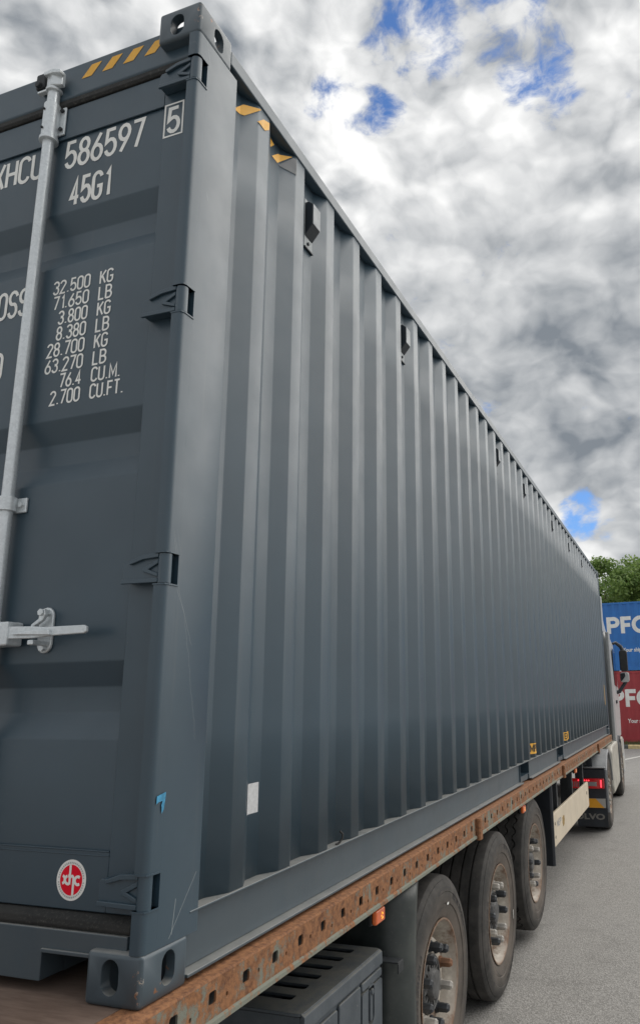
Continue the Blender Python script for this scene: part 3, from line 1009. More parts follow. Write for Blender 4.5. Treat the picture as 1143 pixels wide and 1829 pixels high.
def hinge(zc, parent, sx=1, x0=0.0):
    h = .081
    def X(v): return x0 + sx * v
    bl = MB()
    # blade (x, z) outline as a prism along y
    P = [(-.034, .037), (-.075, .037), (-.118, .026), (-.146, .024), (-.152, .016), (-.152, -.022), (-.147, -.031), (-.034, -.031)]
    bl.prism([(zc + b_, X(a)) for a, b_ in P], 1, .012, YF - .001)
    # raised edges
    bl.prism([(zc + b_, X(a)) for a, b_ in [(-.03, .043), (-.080, .040), (-.126, .025), (-.124, .015), (-.080, .027), (-.03, .030)]], 1, .003, .0115)
    bl.prism([(zc + b_, X(a)) for a, b_ in [(-.03, -.026), (-.148, -.024), (-.150, -.036), (-.03, -.038)]], 1, .003, .0115)
    # chevron
    bl.prism([(zc + b_, X(a)) for a, b_ in [(-.032, .026), (-.080, .003), (-.080, -.006), (-.032, -.023), (-.032, -.013), (-.062, -.001), (-.032, .014)]], 1, .005, .0115)
    o = bl.build('hinge', 'grey_paint', parent, bevel=.002)
    br = MB(); br.cyl((X(-.019), .019, zc - h / 2 + .001), (X(-.019), .019, zc + h / 2 - .001), .0175, n=24)
    br.prism([(X(-.02), .012), (X(-.045), .020), (X(-.045), .036), (X(-.02), .030)], 2, zc - .036, zc + .036)
    br.build('hinge_barrel', 'grey_paint', parent, smooth=40)
    return o


for (a, b_) in HZ:
    hinge((a + b_) / 2, doorR); hinge((a + b_) / 2, doorL, -1, -WC)

# lettering on the right door
LW = .0135
door_text('586597', -.553, -.236, 2.461, .100, LW, doorR, YD - .0008)
door_text('5', -.133, -.094, 2.467, .090, LW, doorR, YF - .0008)
mb = MB(); strokes_mesh(mb, [[(-.148, 2.455), (-.148, 2.575), (-.079, 2.575), (-.079, 2.455), (-.148, 2.455)]], .006, lambda u, v, w: (u, YF - .0008 - w, v)); mb.build('lettering', 'white_decal', doorR)
door_text('45G1', -.515, -.358, 2.309, .098, LW, doorR, YD - .0008)
door_text('XHCU', -.875, -.660, 2.461, .098, LW, doorR, YD - .0008)
rows = [('32.500', 'KG', -.546), ('71.650', 'LB', -.540), ('3.800', 'KG', -.513), ('8.380', 'LB', -.514), ('28.700', 'KG', -.545), ('63.270', 'LB', -.546), ('76.4', 'CU.M.', -.482), ('2.700', 'CU.FT.', -.513)]
for i, (a, b_, xl) in enumerate(rows):
    z = 1.986 - i * .0552
    door_text(a, xl, -.400, z, .044, .0062, doorR, YD - .0008)
    door_text(b_, -.358, {'KG': -.310, 'LB': -.310, 'CU.M.': -.252, 'CU.FT.': -.236}[b_], z, .044, .0062, doorR, YD - .0008)
door_text('GROSS', -.870, -.655, 1.942, .092, .0115, doorR, YD - .0008)
door_text('PAYLOAD', -1.035, -.735, 1.722, .092, .0115, doorR, YD - .0008)

# round sticker with letters
lx, lz = -.268, .258
stk = MB(); stk.prism([(lz + .049 * math.sin(t), lx + .0475 * math.cos(t)) for t in [2 * PI * i / 40 for i in range(40)]], 1, YF - .0012, YF - .0004)
so = stk.build('round_sticker', 'white_decal', doorR)
m_ = MB(); m_.prism([(lz + .0365 * math.sin(t), lx + .0355 * math.cos(t)) for t in [2 * PI * i / 40 for i in range(40)]], 1, YF - .0018, YF - .0011)
m_.build('sticker_disc', 'red_decal', so)
m_ = MB()
S = .0122
lns = [arc(-2.55, .0, .85, .85, 75, -75, 7), arc(-.75, .0, .85, .85, 105, 255, 7) + [(-.35, -.85)], [(-.75, .85), (-.38, .85)],
       [(-.25, 3.2), (-.25, -.95)], [(-.25, .35)] + arc(.30, .35, .50, .52, 160, 0, 6) + [(.80, -3.2)],
       arc(2.05, 0, .85, .85, 50, 310, 10)]
strokes_mesh(m_, [[(p[0] * S * .92 - .001, p[1] * S * .92) for p in l] for l in lns], .0068, lambda u, v, w: (lx + u, YF - .0021 - w, lz + v))
m_.build('sticker_letters', 'white_decal', so)
m_ = MB()
for i in range(44):
    t = 2 * PI * i / 44
    if abs(math.sin(t)) < .06: continue
    for (r0, r1, dt) in (((.0395), .0435, .0), (.0395, .0435, .045)):
        strokes_mesh(m_, [[(r0 * math.cos(t + dt), r0 * math.sin(t + dt)), (r1 * math.cos(t + dt), r1 * math.sin(t + dt))]], .0012, lambda u, v, w: (lx + u * .975, YF - .0016, lz + v))
m_.build('sticker_rim_print', 'tick_grey', so)

# hazard stripes on the header
for i in range(4):
    x = -.506 + i * .0875; sh_ = .040
    m_ = MB(); m_.add([(x, .0340, 2.796), (x + .043, .0340, 2.796), (x + .043 + sh_, .0340, 2.842), (x + sh_, .0340, 2.842)], [(0, 1, 2, 3)])
    m_.build('hazard_stripe', 'yellow_decal', cont)
# hazard stripes wrapped over the first corrugations of the side
cuts = [Y0R + .278 * k + dy for k in range(-1, 3) for dy in (-.072, 0, .068, .138)]
for (q, mt) in (([(.262, 2.722), (.312, 2.780), (.381, 2.806), (.316, 2.736)], 'yellow_decal'), ([(.386, 2.808), (.400, 2.808), (.405, 2.748), (.330, 2.735)], 'grey_sticker'),
                ([(.362, 2.742), (.398, 2.780), (.440, 2.799), (.439, 2.768), (.410, 2.742)], 'yellow_decal'), ([(.500, 2.802), (.535, 2.792), (.512, 2.764), (.502, 2.775)], 'yellow_decal'),
                ([(.521, 2.732), (.566, 2.776), (.631, 2.804), (.564, 2.733)], 'yellow_decal'), ([(.572, 2.730), (.636, 2.803), (.650, 2.800), (.652, 2.732)], 'grey_stripe')):
    if mt == 'grey_sticker': continue
    m_ = wrap(q, [list(range(len(q)))], cuts, lambda u, v: (XO + (XI - XO) * corr_val(u) + .0012, u, v))
    m_.build('hazard_stripe', mt, cont)

# blank sticker, blue tape scrap, wire hook on the side
m_ = wrap([(.484, .357), (.568, .357), (.568, .447), (.484, .447)], [(0, 1, 2, 3)], cuts, lambda u, v: (XO + (XI - XO) * corr_val(u) + .0012, u, v))
m_.build('square_sticker', 'grey_sticker', cont)
m_ = MB(); m_.add([(0, .014, .472), (0, .048, .479), (0, .047, .462), (0, .043, .438), (0, .036, .428), (0, .033, .449), (0, .037, .459), (0, .020, .457), (0, .013, .452)], [(0, 8, 7, 1), (7, 6, 2, 1), (6, 5, 3, 2), (5, 4, 3)])
m_.v = [(v[0] + .0012, v[1] + .004, v[2]) for v in m_.v]
m_.f = [f[::-1] for f in m_.f]
m_.build('blue_tape', 'blue_tape', cont)
m_ = MB(); m_.tube([(-.012, 1.075, .172), (-.004, 1.088, .176), (.004, 1.100, .190), (.004, 1.102, .205), (-.004, 1.094, .216)], .004, 8)
m_.build('wire_hook', 'black_rubber', cont, smooth=60)

# yellow notes above the fork pockets
for (a, b_) in ((4.965, 5.25), (6.98, 7.29)):
    cu = [Y0R + .278 * k + dy for k in range(14, 27) for dy in (-.072, 0, .068, .138)]
    f = lambda u, v, e=.0012: (XO + (XI - XO) * corr_val(u) + e, u, v)
    m_ = wrap([(a, .200), (b_, .200), (b_, .288), (a, .288)], [(0, 1, 2, 3)], cu, f)
    o = m_.build('yellow_note', 'yellow_decal', cont)
    ln, w = text_lines('EMPTY', .055); k = (b_ - a - .06) / w
    q = MB(); strokes_mesh(q, [[(a + .03 + p[0] * k, .218 + p[1]) for p in l] for l in ln], .012, lambda u, v, w_: (u, v, w_ + 1e-6))
    m_ = wrap(q.v, q.f, cu, lambda u, v, w_=0: f(u, v, .0025 + w_))
    m_.build('note_print', 'black_decal', o)


# vents
def vent(yc):
    x = XI
    pl = MB(); pl.box(x, x + .004, yc - .036, yc + .034, 2.512, 2.735)
    o = pl.build('ventilator', 'seal_white', cont, bevel=.003)
    b = MB()
    b.prism([(2.575, x + .0045), (2.560, x + .0045), (2.605, x + .040), (2.700, x + .040), (2.715, x + .020), (2.715, x + .0045)], 1, yc - .034, yc + .032)
    b.build('vent_cover', 'vent_plastic', o, bevel=.003)
    fpl = MB(); fpl.box(x + .0402, x + .0425, yc - .032, yc + .030, 2.606, 2.699); fpl.build('vent_lit_face', 'vent_sheen_grey', o, bevel=.001)  # paler plate: reflected light on the cover's front put into its colour
    for z in (2.535, 2.725):
        s_ = MB(); s_.cyl((x + .004, yc - .006, z), (x + .012, yc - .006, z), .007, n=10); s_.build('screw', 'vent_plastic', o)
    l = MB(); l.box(x, x + .010, yc - .036, yc + .034, 2.506, 2.5115); l.build('vent_lip', 'vent_plastic', o)
    return o


for k in (1, 5, 13, 17, 23, 28, 33): vent(Y0R + .278 * k + .103)


# lock rods, brackets and the handle
def lock_rod(x, parent):
    y = .020
    g = 'galvanised'
    m_ = MB(); m_.cyl((x, y, .12), (x, y, 2.70), .0185, n=28)
    rod = m_.build('lock_rod', g, parent, smooth=40)
    # top cam and keeper
    m_ = MB(); m_.cyl((x, y, 2.700), (x, y, 2.762), .020, n=24); m_.cyl((x, y, 2.756), (x, y, 2.768), .028, n=24)
    m_.build('cam_collar', g, rod, bevel=.003)
    m_ = MB(); m_.prism([(x - .022, y - .016), (x + .010, y - .026), (x + .046, y - .014), (x + .044, y + .004), (x + .012, y - .004), (x - .018, y + .012)], 2, 2.768, 2.822)
    m_.build('cam', g, rod, bevel=.004)
    m_ = MB(); m_.prism([(2.825, x - .022), (2.828, x + .02), (2.812, x + .052), (2.800, x + .050), (2.810, x + .015), (2.812, x - .022)], 1, y - .032, y - .010)
    m_.build('cam_lug', g, rod, bevel=.003)
    m_ = MB(); m_.box(x - .068, x - .026, .000, .0345, 2.778, 2.838); m_.build('cam_keeper', 'dark_steel', rod, bevel=.006)
    m_ = MB(); m_.cyl((x - .05, -.010, 2.79), (x - .05, .002, 2.79), .012, n=12); m_.build('keeper_bolt', 'dark_steel', rod, bevel=.003)
    m_ = MB(); m_.box(x - .050, x - .012, -.004, .012, 2.752, 2.760); m_.build('keeper_tab', g, rod, bevel=.002)
    # long guide bracket
    m_ = MB(); m_.cyl((x, y, 2.572), (x, y, 2.705), .0265, n=28)
    m_.build('guide_bracket', g, rod, bevel=.002, smooth=45)
    m_ = MB(); m_.cyl((x, y, 2.560), (x, y, 2.573), .0305, n=28); m_.build('guide_collar', g, rod, bevel=.002, smooth=45)
    m_ = MB(); m_.box(x + .008, x + .046, YF - .0085, YF - .0007, 2.592, 2.702); m_.build('bracket_plate', g, rod, bevel=.003)
    for z in (2.612, 2.686):
        b = MB(); b.cyl((x + .033, YF - .016, z), (x + .033, YF - .008, z), .007, n=6); b.build('bolt', 'dark_steel', rod)
    for z in (2.600, 2.675):
        b = MB(); b.cyl((x - .006, y - .0315, z), (x - .006, y - .024, z), .0040, n=10); b.build('rivet', 'dark_steel', rod)
    # clamp brackets lower down
    for zc in (1.285, .42):
        m_ = MB(); m_.cyl((x, y, zc - .022), (x, y, zc + .022), .0265, n=28); m_.build('rod_clamp', g, rod, bevel=.002, smooth=45)
        m_ = MB(); m_.box(x + .010, x + .052, YD - .009, YD - .0006, zc - .024, zc + .022); m_.build('clamp_flange', g, rod, bevel=.003)
        b = MB(); b.cyl((x + .036, YD - .018, zc), (x + .036, YD - .009, zc), .009, n=6); b.build('bolt', g, rod)
    return rod


RX = -.608
rod1 = lock_rod(RX, cont)
rod2 = lock_rod(-1.03, cont)


def handle(x, parent):
    g = 'galvanised'
    z = .894; yh = -.006; d = x + .608
    X = lambda v: v + d
    hub = MB(); hub.box(X(-.640), X(-.512), yh - .012, .040, z - .035, z + .033)
    h = hub.build('door_handle', g, parent, bevel=.006)
    b = MB(); b.cyl((X(-.572), yh - .024, z), (X(-.572), yh - .012, z), .012, n=6); b.build('bolt', g, h)
    bar = MB()
    bar.prism([(z - .016, X(-.514)), (z + .019, X(-.514)), (z + .016, X(-.43)), (z + .012, X(-.38)), (z + .012, X(-.250)), (z + .008, X(-.240)), (z - .006, X(-.238)), (z - .011, X(-.246)), (z - .013, X(-.36)), (z - .018, X(-.43))], 1, yh - .005, yh + .006)
    bar.build('handle_bar', g, h, bevel=.003)
    bar = MB(); bar.prism([(z - .006, X(-.50)), (z + .004, X(-.42)), (z + .004, X(-.36)), (z - .012, X(-.355))], 1, yh - .016, yh - .0045); bar.build('handle_rib', g, h, bevel=.003)
    xr = X(-.434)
    rt = MB(); rt.prism([(p[1], p[0]) for p in stadium(xr, .903, .052, .130)], 1, YD - .010, YD - .0006); rt.build('handle_retainer', g, h, bevel=.003)
    rt = MB(); rt.box(xr + .000, xr + .020, yh - .012, YD - .011, z - .036, z - .022); rt.build('retainer_catch', g, h, bevel=.003)
    rt = MB()
    rt.prism([(.962, xr + .014), (.944, xr + .020), (.928, xr + .012), (.912, xr - .018), (.908, xr - .030), (.918, xr - .030), (.934, xr - .004), (.956, xr - .002)], 1, .016, .028)
    rt.build('retainer_latch', g, h, bevel=.003)
    for (dx, dz) in ((.006, .951), (.002, .853)):
        b = MB(); b.cyl((xr + dx, .010 if dz > .9 else YD - .022, dz), (xr + dx, YD - .010, dz), .011, n=6); b.build('bolt', g, h, bevel=.002)
    return h


handle(RX, cont)
handle(-1.03, cont)

# ------------------------------------------------------------------ trailer
XR = .035            # outer face of the rub rail
TY0, TY1 = -1.02, 12.50
tr = empty('flatbed_trailer', (0, 4, GZ)); tr.location = (0, 0, 0)
tag(tr, 'flatbed semi trailer with rusty perforated side rails and three axles under the grey container', 'trailer')

# perforated rub rail, module by module
rail = MB()
PIT = .1596
yh0 = .245
k0 = int(math.floor((TY0 - yh0) / PIT)) + 1; k1 = int((TY1 - yh0) / PIT) - 1
rr = random.Random(5)
for k in range(k0, k1):
    yc = yh0 + k * PIT
    a, b_ = yc - PIT / 2, yc + PIT / 2
    sq = rrect(yc - .0165, yc + .0165, -.0650, -.0330, .007, 2)
    hs = [sq]
    if yc < 9:
        zz = -.060 + rr.uniform(-.008, .006)
        hs.append([(yc + .080 - .001 + .0055 * math.cos(2 * PI * i / 8) - .012, zz + .0065 * math.sin(2 * PI * i / 8)) for i in range(8)])
    p = holed_plate([(a, -.098), (b_, -.098), (b_, -.006), (a, -.006)], hs, lambda u, v, w: (XR - w, u, v), .006)
    rail.add(p.v, p.f)
rail.build('rail_face', 'rust_face', tr)
YA, YB = yh0 + (k0 - .5) * PIT, yh0 + (k1 - .5) * PIT
m_ = MB()
# top plate with rolled edge, lower lip and channel back
m_.prism([(-.0005, -.055), (-.0005, XR - .006), (-.002, XR - .002), (-.006, XR + .0005), (-.010, XR - .0065), (-.010, -.055)], 1, YA, YB)
m_.build('rail_top', 'rust_top', tr, smooth=40)
m_ = MB()
m_.prism([(-.098, XR - .008), (-.098, XR + .003), (-.102, XR + .008), (-.113, XR + .009), (-.117, XR + .004), (-.117, XR - .05), (-.111, XR - .05), (-.108, XR - .008)], 1, YA, YB)
m_.build('rail_lip', 'rust_lip', tr, smooth=40)
m_ = MB(); m_.box(-.052, -.046, YA, YB, -.116, -.011); m_.build('rail_back', 'dark_steel', tr)
# left rail, plain
m_ = MB(); m_.box(-WC - XR, -WC + .055, YA, YB, -.117, -.0005); m_.build('rail_face', 'rust_face', tr)
# deck boards
bounds_d = [YA] + [YA + 1.25 * i for i in range(1, 11)] + [YB]
for i in range(len(bounds_d) - 1):
    m_ = MB(); m_.box(-WC + .058, -.058, bounds_d[i] + .002, bounds_d[i + 1] - .002, -.030, -.0012); m_.build('deck_board', 'deck_ply', tr)
m_ = MB(); m_.box(-WC + .06, -.06, YA + .01, YB - .01, -.05, -.031); m_.build('deck_frame', 'dark_steel', tr)
# stake pockets
for y in (-.50, 2.915, 6.322, 9.738):
    m_ = MB()
    m_.prism([(XR + .0005, y - .032), (XR + .020, y - .032), (XR + .030, y - .022), (XR + .030, y + .022), (XR + .020, y + .032), (XR + .0005, y + .032)], 2, -.125, -.004)
    m_.build('stake_pocket', 'rust_top', tr, bevel=.004)
# chassis
for x in (-.74, -1.70):
    m_ = MB(); m_.box(x - .07, x + .07, YA + .05, YB - .3, -.062, -.051); m_.box(x - .008, x + .008, YA + .05, YB - .3, -.45, -.062); m_.box(x - .07, x + .07, YA + .05, YB - .3, -.462, -.45)
    m_.build('chassis_beam', 'dark_steel', tr)
for i in range(22):
    y = YA + .3 + i * .58
    m_ = MB(); m_.box(-WC + .06, -.055, y, y + .06, -.112, -.051); m_.build('cross_beam', 'dark_steel', tr)


# wheels
def tyre_mesh(name, zigzag=False):
    Rr = .4975; W_ = .385
    half = []
    # outer side (x = 0) to inner side (x = -W)
    prof = [(-.030, .285), (-.012, .296), (-.006, .310), (-.003, .330), (.004, .352), (.004, .362), (.009, .366), (.012, .395), (.010, .416), (.012, .419), (.011, .432), (.006, .452), (-.004, .470), (-.007, .4705), (-.012, .484), (-.022, .4935), (-.036, .4965)]
    marks = [None] * len(prof)
    gx = [.088, .152, .222, .290]
    tread = []
    xs = -.036
    for gi, g in enumerate(gx):
        w = .007
        tread += [(-(g - w), Rr, gi), (-(g - w * .8), Rr - .014, gi), (-(g + w * .8), Rr - .014, gi), (-(g + w), Rr, gi)]
    inner = [(-W_ - p[0], p[1]) for p in prof[::-1]]
    allp = prof + [(a, b_) for a, b_, _ in tread] + inner
    mk = [-1] * len(prof) + [g for _, _, g in tread] + [-1] * len(inner)
    n = 128
    zig = None
    if zigzag:
        def zig(i, k):
            return .011 * (1 if (k // 2) % 2 else -1) if mk[i] >= 0 else 0
    mb = MB(); mb.lathe_x(allp, n, zig)
    mb.f = [f[::-1] for f in mb.f]
    if not zigzag:
        # fine shoulder sipes
        pass
    me = mb.mesh(name, 'tyre_rubber'); shade(me, 28)
    return me


def rim_mesh():
    prof = [(-.028, .284), (-.012, .288), (-.006, .296), (-.003, .296), (-.003, .288), (-.012, .279), (-.030, .274), (-.050, .264), (-.085, .258), (-.112, .252), (-.120, .242), (-.116, .230), (-.085, .212), (-.066, .200), (-.064, .140), (-.068, .132), (-.11, .130)]
    mb = MB(); mb.lathe_x(prof, 72)
    mb.lathe_x([(-.115, .25), (-.36, .255), (-.372, .284)], 48)
    me = mb.mesh('wheel', 'rim_paint'); shade(me, 35)
    return me


def hub_mesh():
    mb = MB()
    mb.lathe_x([(-.09, .130), (-.055, .130), (-.048, .124), (-.050, .116), (-.085, .113), (-.085, .074), (-.040, .070), (-.028, .062), (-.024, .050), (-.024, .0001)], 48)
    for i in range(14):
        t = 2 * PI * i / 14
        c, s = math.cos(t), math.sin(t); w = .008
        vs = []
        for x in (-.084, -.052):
            for (r, e) in ((.072, -w), (.116, -w), (.116, w), (.072, w)):
                vs.append((x, r * c - e * s, r * s + e * c))
        mb.add(vs, [(0, 1, 2, 3), (7, 6, 5, 4), (0, 4, 5, 1), (1, 5, 6, 2), (2, 6, 7, 3), (3, 7, 4, 0)])
    me = mb.mesh('hub', 'hub_grey'); shade(me, 35); return me


def nut_mesh(m_name):
    mb = MB()
    mb.cyl((-.064, 0, 0), (-.054, 0, 0), .028, n=16)
    mb.cyl((-.054, 0, 0), (-.004, 0, 0), .0235, .0220, n=6)
    mb.cyl((-.004, 0, 0), (.006, 0, 0), .0220, .014, n=6)
    return mb.mesh('lug_nut', m_name)


TYRE_A = tyre_mesh('tyre'); TYRE_B = tyre_mesh('tyre_zigzag', True)
RIM = rim_mesh(); HUB = hub_mesh(); NUT = {k: nut_mesh(k) for k in ('nut_dark', 'nut_pale', 'nut_rust')}
wr = random.Random(11)


def wheel(parent, x, y, z, tyre, flip=False, nuts=True, rot=0.0, pale=(2, 7), rust=()):
    w = link('wheel', RIM, parent, loc=(x, y, z))
    w.rotation_euler = (rot, 0, PI if flip else 0)
    link('tyre', tyre, w)
    link('hub', HUB, w)
    if nuts: link('sidewall_mark', MARKS, w)['kind'] = 'stuff'
    if nuts:
        for i in range(10):
            t = 2 * PI * i / 10 + .2
            k = 'nut_pale' if i in pale else ('nut_rust' if i in rust else 'nut_dark')
            link('lug_nut', NUT[k], w, loc=(0, .1675 * math.cos(t), .1675 * math.sin(t)))
    return w


def marks_mesh():
    mb = MB(); g = random.Random(21)
    def sector(r0, r1, a0, a1, n=6):
        vs = []
        for i in range(n + 1):
            t = R(a0 + (a1 - a0) * i / n)
            for r in (r0, r1):
                x = .0128 if r < .42 else .0128 - (r - .42) * .16
                vs.append((x, r * math.cos(t), r * math.sin(t)))
        mb.add(vs, [(2 * i, 2 * i + 1, 2 * i + 3, 2 * i + 2) for i in range(n)])
    for base in (20, 140, 260):
        a = base
        for k in range(9):
            w = g.uniform(2.6, 4.4); sector(.395, .400, a, a + w, 2); sector(.417, .422, a, a + w * g.uniform(.3, 1), 2); sector(.395, .422, a, a + .7, 1); sector(.395, .422, a + w - .8, a + w, 1) if k % 2 else None
            a += w + 1.1
        sector(.432, .437, base + 44, base + 74, 10); sector(.424, .437, base + 70, base + 74, 2); sector(.350, .353, base + 60, base + 100, 12)
    return mb.mesh('sidewall_mark', 'sidewall_black')


simple('sidewall_black', (0.020, 0.020, 0.021), 0.6)
MARKS = marks_mesh()
WZ = GZ + .4975
wheel(tr, 0, 2.285, WZ, TYRE_A, rot=.10, pale=(9, 6), rust=(0,))
wheel(tr, 0, 3.575, WZ, TYRE_A, rot=.30, pale=(1, 2, 8, 5, 7))
wheel(tr, 0, 4.865, WZ + .055, TYRE_B, rot=.22, pale=(0, 3, 8, 6))
for y, dz in ((2.285, 0), (3.575, 0), (4.865, .055)):
    wheel(tr, -WC, y, WZ + dz, TYRE_A, flip=True, nuts=False)
    m_ = MB(); m_.cyl((-WC + .20, y, WZ + dz), (-.20, y, WZ + dz), .064, n=16); m_.cyl((-.21, y, WZ + dz), (-.165, y, WZ + dz), .20, n=24); m_.build('axle', 'dark_steel', tr, smooth=40)
    for x in (-.74, -1.70):
        m_ = MB(); m_.tube([(x, y - .45, -.50), (x, y - .2, -.60), (x, y, WZ + .09), (x, y + .25, -.58)], .04, 8); m_.box(x - .09, x + .09, y - .52, y - .38, -.62, -.463); m_.cyl((x, y + .25, -.60), (x, y + .25, -.463), .12, n=16)
        m_.build('suspension_arm', 'dark_steel', tr, smooth=40)
# tyre tags
m_ = MB(); m_.box(.0095, .0105, 2.372, 2.398, -.350, -.340); m_.build('tyre_tag', 'white_decal', tr)
m_ = MB(); m_.box(.0075, .0085, 3.905, 3.913, -.81, -.755); m_.build('tyre_tag', 'white_decal', tr)


# mudguard behind the last wheel: curved plastic sheet with rolled outer edge
def mudguard(y0, bow, z0, z1, sgn=1):
    sec = [(-.44, 0), (-.10, 0)] + [(-.10 + .125 * math.sin(R(a)), sgn * .125 * (1 - math.cos(R(a)))) for a in range(10, 91, 10)]
    path = []
    for i in range(13):
        t = i / 12; z = z0 + (z1 - z0) * t
        path.append((y0 + bow * (2 * t - 1) ** 2, z))
    mb = MB(); n = len(sec)
    vs = [(sx, py + sy, pz) for (py, pz) in path for (sx, sy) in sec]
    mb.add(vs, [(j * n + i, j * n + i + 1, (j + 1) * n + i + 1, (j + 1) * n + i) for j in range(len(path) - 1) for i in range(n - 1)])
    o = mb.build('mudguard', 'fender_plastic', tr, smooth=60)
    s_ = o.modifiers.new('s', 'SOLIDIFY'); s_.thickness = .006; s_.offset = 0
    return o


mudguard(1.70, .05, -.125, -1.03)
# dark closing flap ahead of the lifted axle
m_ = MB()
m_.prism([(-.42, 5.83), (-.02, 5.80), (.0, 5.812), (.0, 5.84), (-.42, 5.85)], 2, -.86, -.13)
m_.build('closing_flap', 'flap_rubber', tr, bevel=.004)

# side guard board with small marks
sg = MB()
sg.prism([(p[0], p[1]) for p in rrect(5.845, 8.62, -.705, -.405, .035, 4)], 0, -.028, 0.0)
sgo = sg.build('side_guard', 'cream_panel', tr, bevel=.006)
for (y, z) in ((5.90, -.50), (5.90, -.62), (8.42, -.52)):
    b = MB(); b.cyl((-.001, y, z), (.004, y, z), .014 if y < 8 else .022, n=12); b.build('bolt', 'cream_dark', sgo)
ln, w = text_lines('NEP', .05)
m_ = MB(); strokes_mesh(m_, [[(6.02 + p[0] * 3.2, -.545 + p[1]) for p in l] for l in ln], .014, lambda u, v, w_: (.0012 + w_, u, v)); m_.build('side_guard_print', 'tick_grey', sgo)
m_ = MB(); m_.prism([(6.44, -.50), (6.37, -.51), (6.36, -.56), (6.40, -.60), (6.46, -.59), (6.49, -.55), (6.48, -.51)], 0, .0005, .003); m_.build('emblem', 'gold_emblem', sgo)
for y in (6.3, 7.4, 8.4):
    m_ = MB(); m_.box(-.075, -.030, y - .03, y + .03, -.70, -.113); m_.build('guard_bracket', 'dark_steel', tr)
m_ = MB(); m_.tube([(-.20, 6.0, -.12), (-.15, 6.3, -.20), (-.12, 6.5, -.38), (-.14, 6.55, -.55)], .010, 8); m_.build('air_hose', 'dark_steel', tr, smooth=60)
m_ = MB(); m_.tube([(-.25, 6.9, -.14), (-.22, 7.0, -.3), (-.25, 7.1, -.42)], .014, 8); m_.build('air_hose', 'dark_steel', tr, smooth=60)
m_ = MB(); m_.cyl((-.60, 6.6, -.60), (-.60, 7.6, -.60), .14, n=20); m_.build('air_tank', 'dark_steel', tr, bevel=.02)
# landing leg
m_ = MB(); m_.box(-.40, -.27, 8.86, 8.98, -.75, -.051); m_.box(-.375, -.295, 8.885, 8.955, -.88, -.75); m_.box(-.44, -.23, 8.80, 9.04, -.90, -.88)
m_.build('landing_leg', 'dark_steel', tr, bevel=.006)


# marker lamps
def marker(y):
    m_ = MB(); m_.prism([(y - .050, -.128), (y + .050, -.128), (y + .050, -.187), (y - .050, -.187)], 0, -.012, .004)
    o = m_.build('marker_lamp', 'black_plastic', tr, bevel=.004)
    l = MB(); l.prism([(y - .047, -.131), (y + .047, -.131), (y + .047, -.184), (y - .047, -.184)], 0, .0045, .026); l.build('lamp_lens', 'orange_lens', o, bevel=.008, seg=3)
    d = MB()
    for (dy, dz) in ((.010, .010), (.004, .0), (.010, -.010), (.018, .006), (.018, -.008)):
        d.box(.0262, .0272, y + dy - .003, y + dy + .003, -.158 + dz - .003, -.158 + dz + .003)
    d.build('lamp_led', 'orange_led', o)
    b = MB(); b.box(-.010, -.002, y - .02, y + .02, -.130, -.1175); b.build('lamp_bracket', 'dark_steel', o)
    return o


for y in (1.426, 4.377, 7.417, 10.305): marker(y)

# toolbox
TX, TYa, TYb, TZ, TB = -.050, .905, 1.605, -.334, -.86
slots = [stadium(-.265, 1.025 + .1012 * i, .24, .036) for i in range(6)]
slots = [rrect(-.400, -.148, 1.025 + .1014 * i - .021, 1.025 + .1014 * i + .021, .010, 3) for i in range(6)]
lid = holed_plate(rrect(-.52, TX, TYa, TYb, .02, 3), slots, lambda u, v, w: (u, v, TZ - w), .012)
tb = lid.build('toolbox', 'toolbox_plastic', tr, bevel=.003, seg=1)
m_ = MB()
m_.box(TX - .010, TX - .002, TYa + .004, TYb - .004, TB, TZ - .013); m_.box(-.518, -.510, TYa + .004, TYb - .004, TB, TZ - .013)
m_.box(-.509, TX - .011, TYa + .002, TYa + .010, TB, TZ - .013); m_.box(-.509, TX - .011, TYb - .010, TYb - .002, TB, TZ - .013); m_.box(-.509, TX - .011, TYa + .011, TYb - .011, TB, TB + .008)
m_.build('toolbox_shell', 'toolbox_plastic', tb)
m_ = MB(); m_.prism([(TZ - .001, TX - .006), (TZ - .010, TX + .008), (TZ - .055, TX + .010), (TZ - .060, TX + .003), (TZ - .060, TX - .001)], 1, TYa + .002, TYb - .002); m_.build('toolbox_rim', 'toolbox_plastic', tb, bevel=.004)
for (ya, yb, za, zb) in ((TYa + .02, 1.165, TB + .03, TZ - .075), (1.180, 1.375, TB + .03, TZ - .068), (1.388, TYb - .012, TZ - .098, TZ - .066)):
    m_ = MB(); m_.prism(rrect(ya, yb, za, zb, .012, 3), 0, TX - .0015, TX + .011); m_.build('door_panel', 'toolbox_plastic', tb, bevel=.005)
p = holed_plate(rrect(1.388, TYb - .012, TB + .03, TZ - .104, .012, 3), [stadium(1.478, -.500, .062, .150)], lambda u, v, w: (TX + .011 - w, u, v), .0125)
p.build('door_panel', 'toolbox_plastic', tb)
m_ = MB(); m_.box(TX - .0015, TX - .0005, 1.43, 1.53, -.59, -.41); m_.build('latch_recess', 'black_plastic', tb)
m_ = MB(); m_.prism(rrect(1.463, 1.489, -.560, -.447, .010, 3), 0, TX + .000, TX + .014); m_.cyl((TX, 1.478, -.455), (TX + .02, 1.478, -.455), .012, n=12); m_.build('latch', 'toolbox_plastic', tb, bevel=.004)
m_ = MB(); m_.box(-.46, -.40, 1.0, 1.06, TZ + .001, -.052); m_.box(-.46, -.40, 1.45, 1.51, TZ + .001, -.052); m_.build('toolbox_hanger', 'dark_steel', tr)
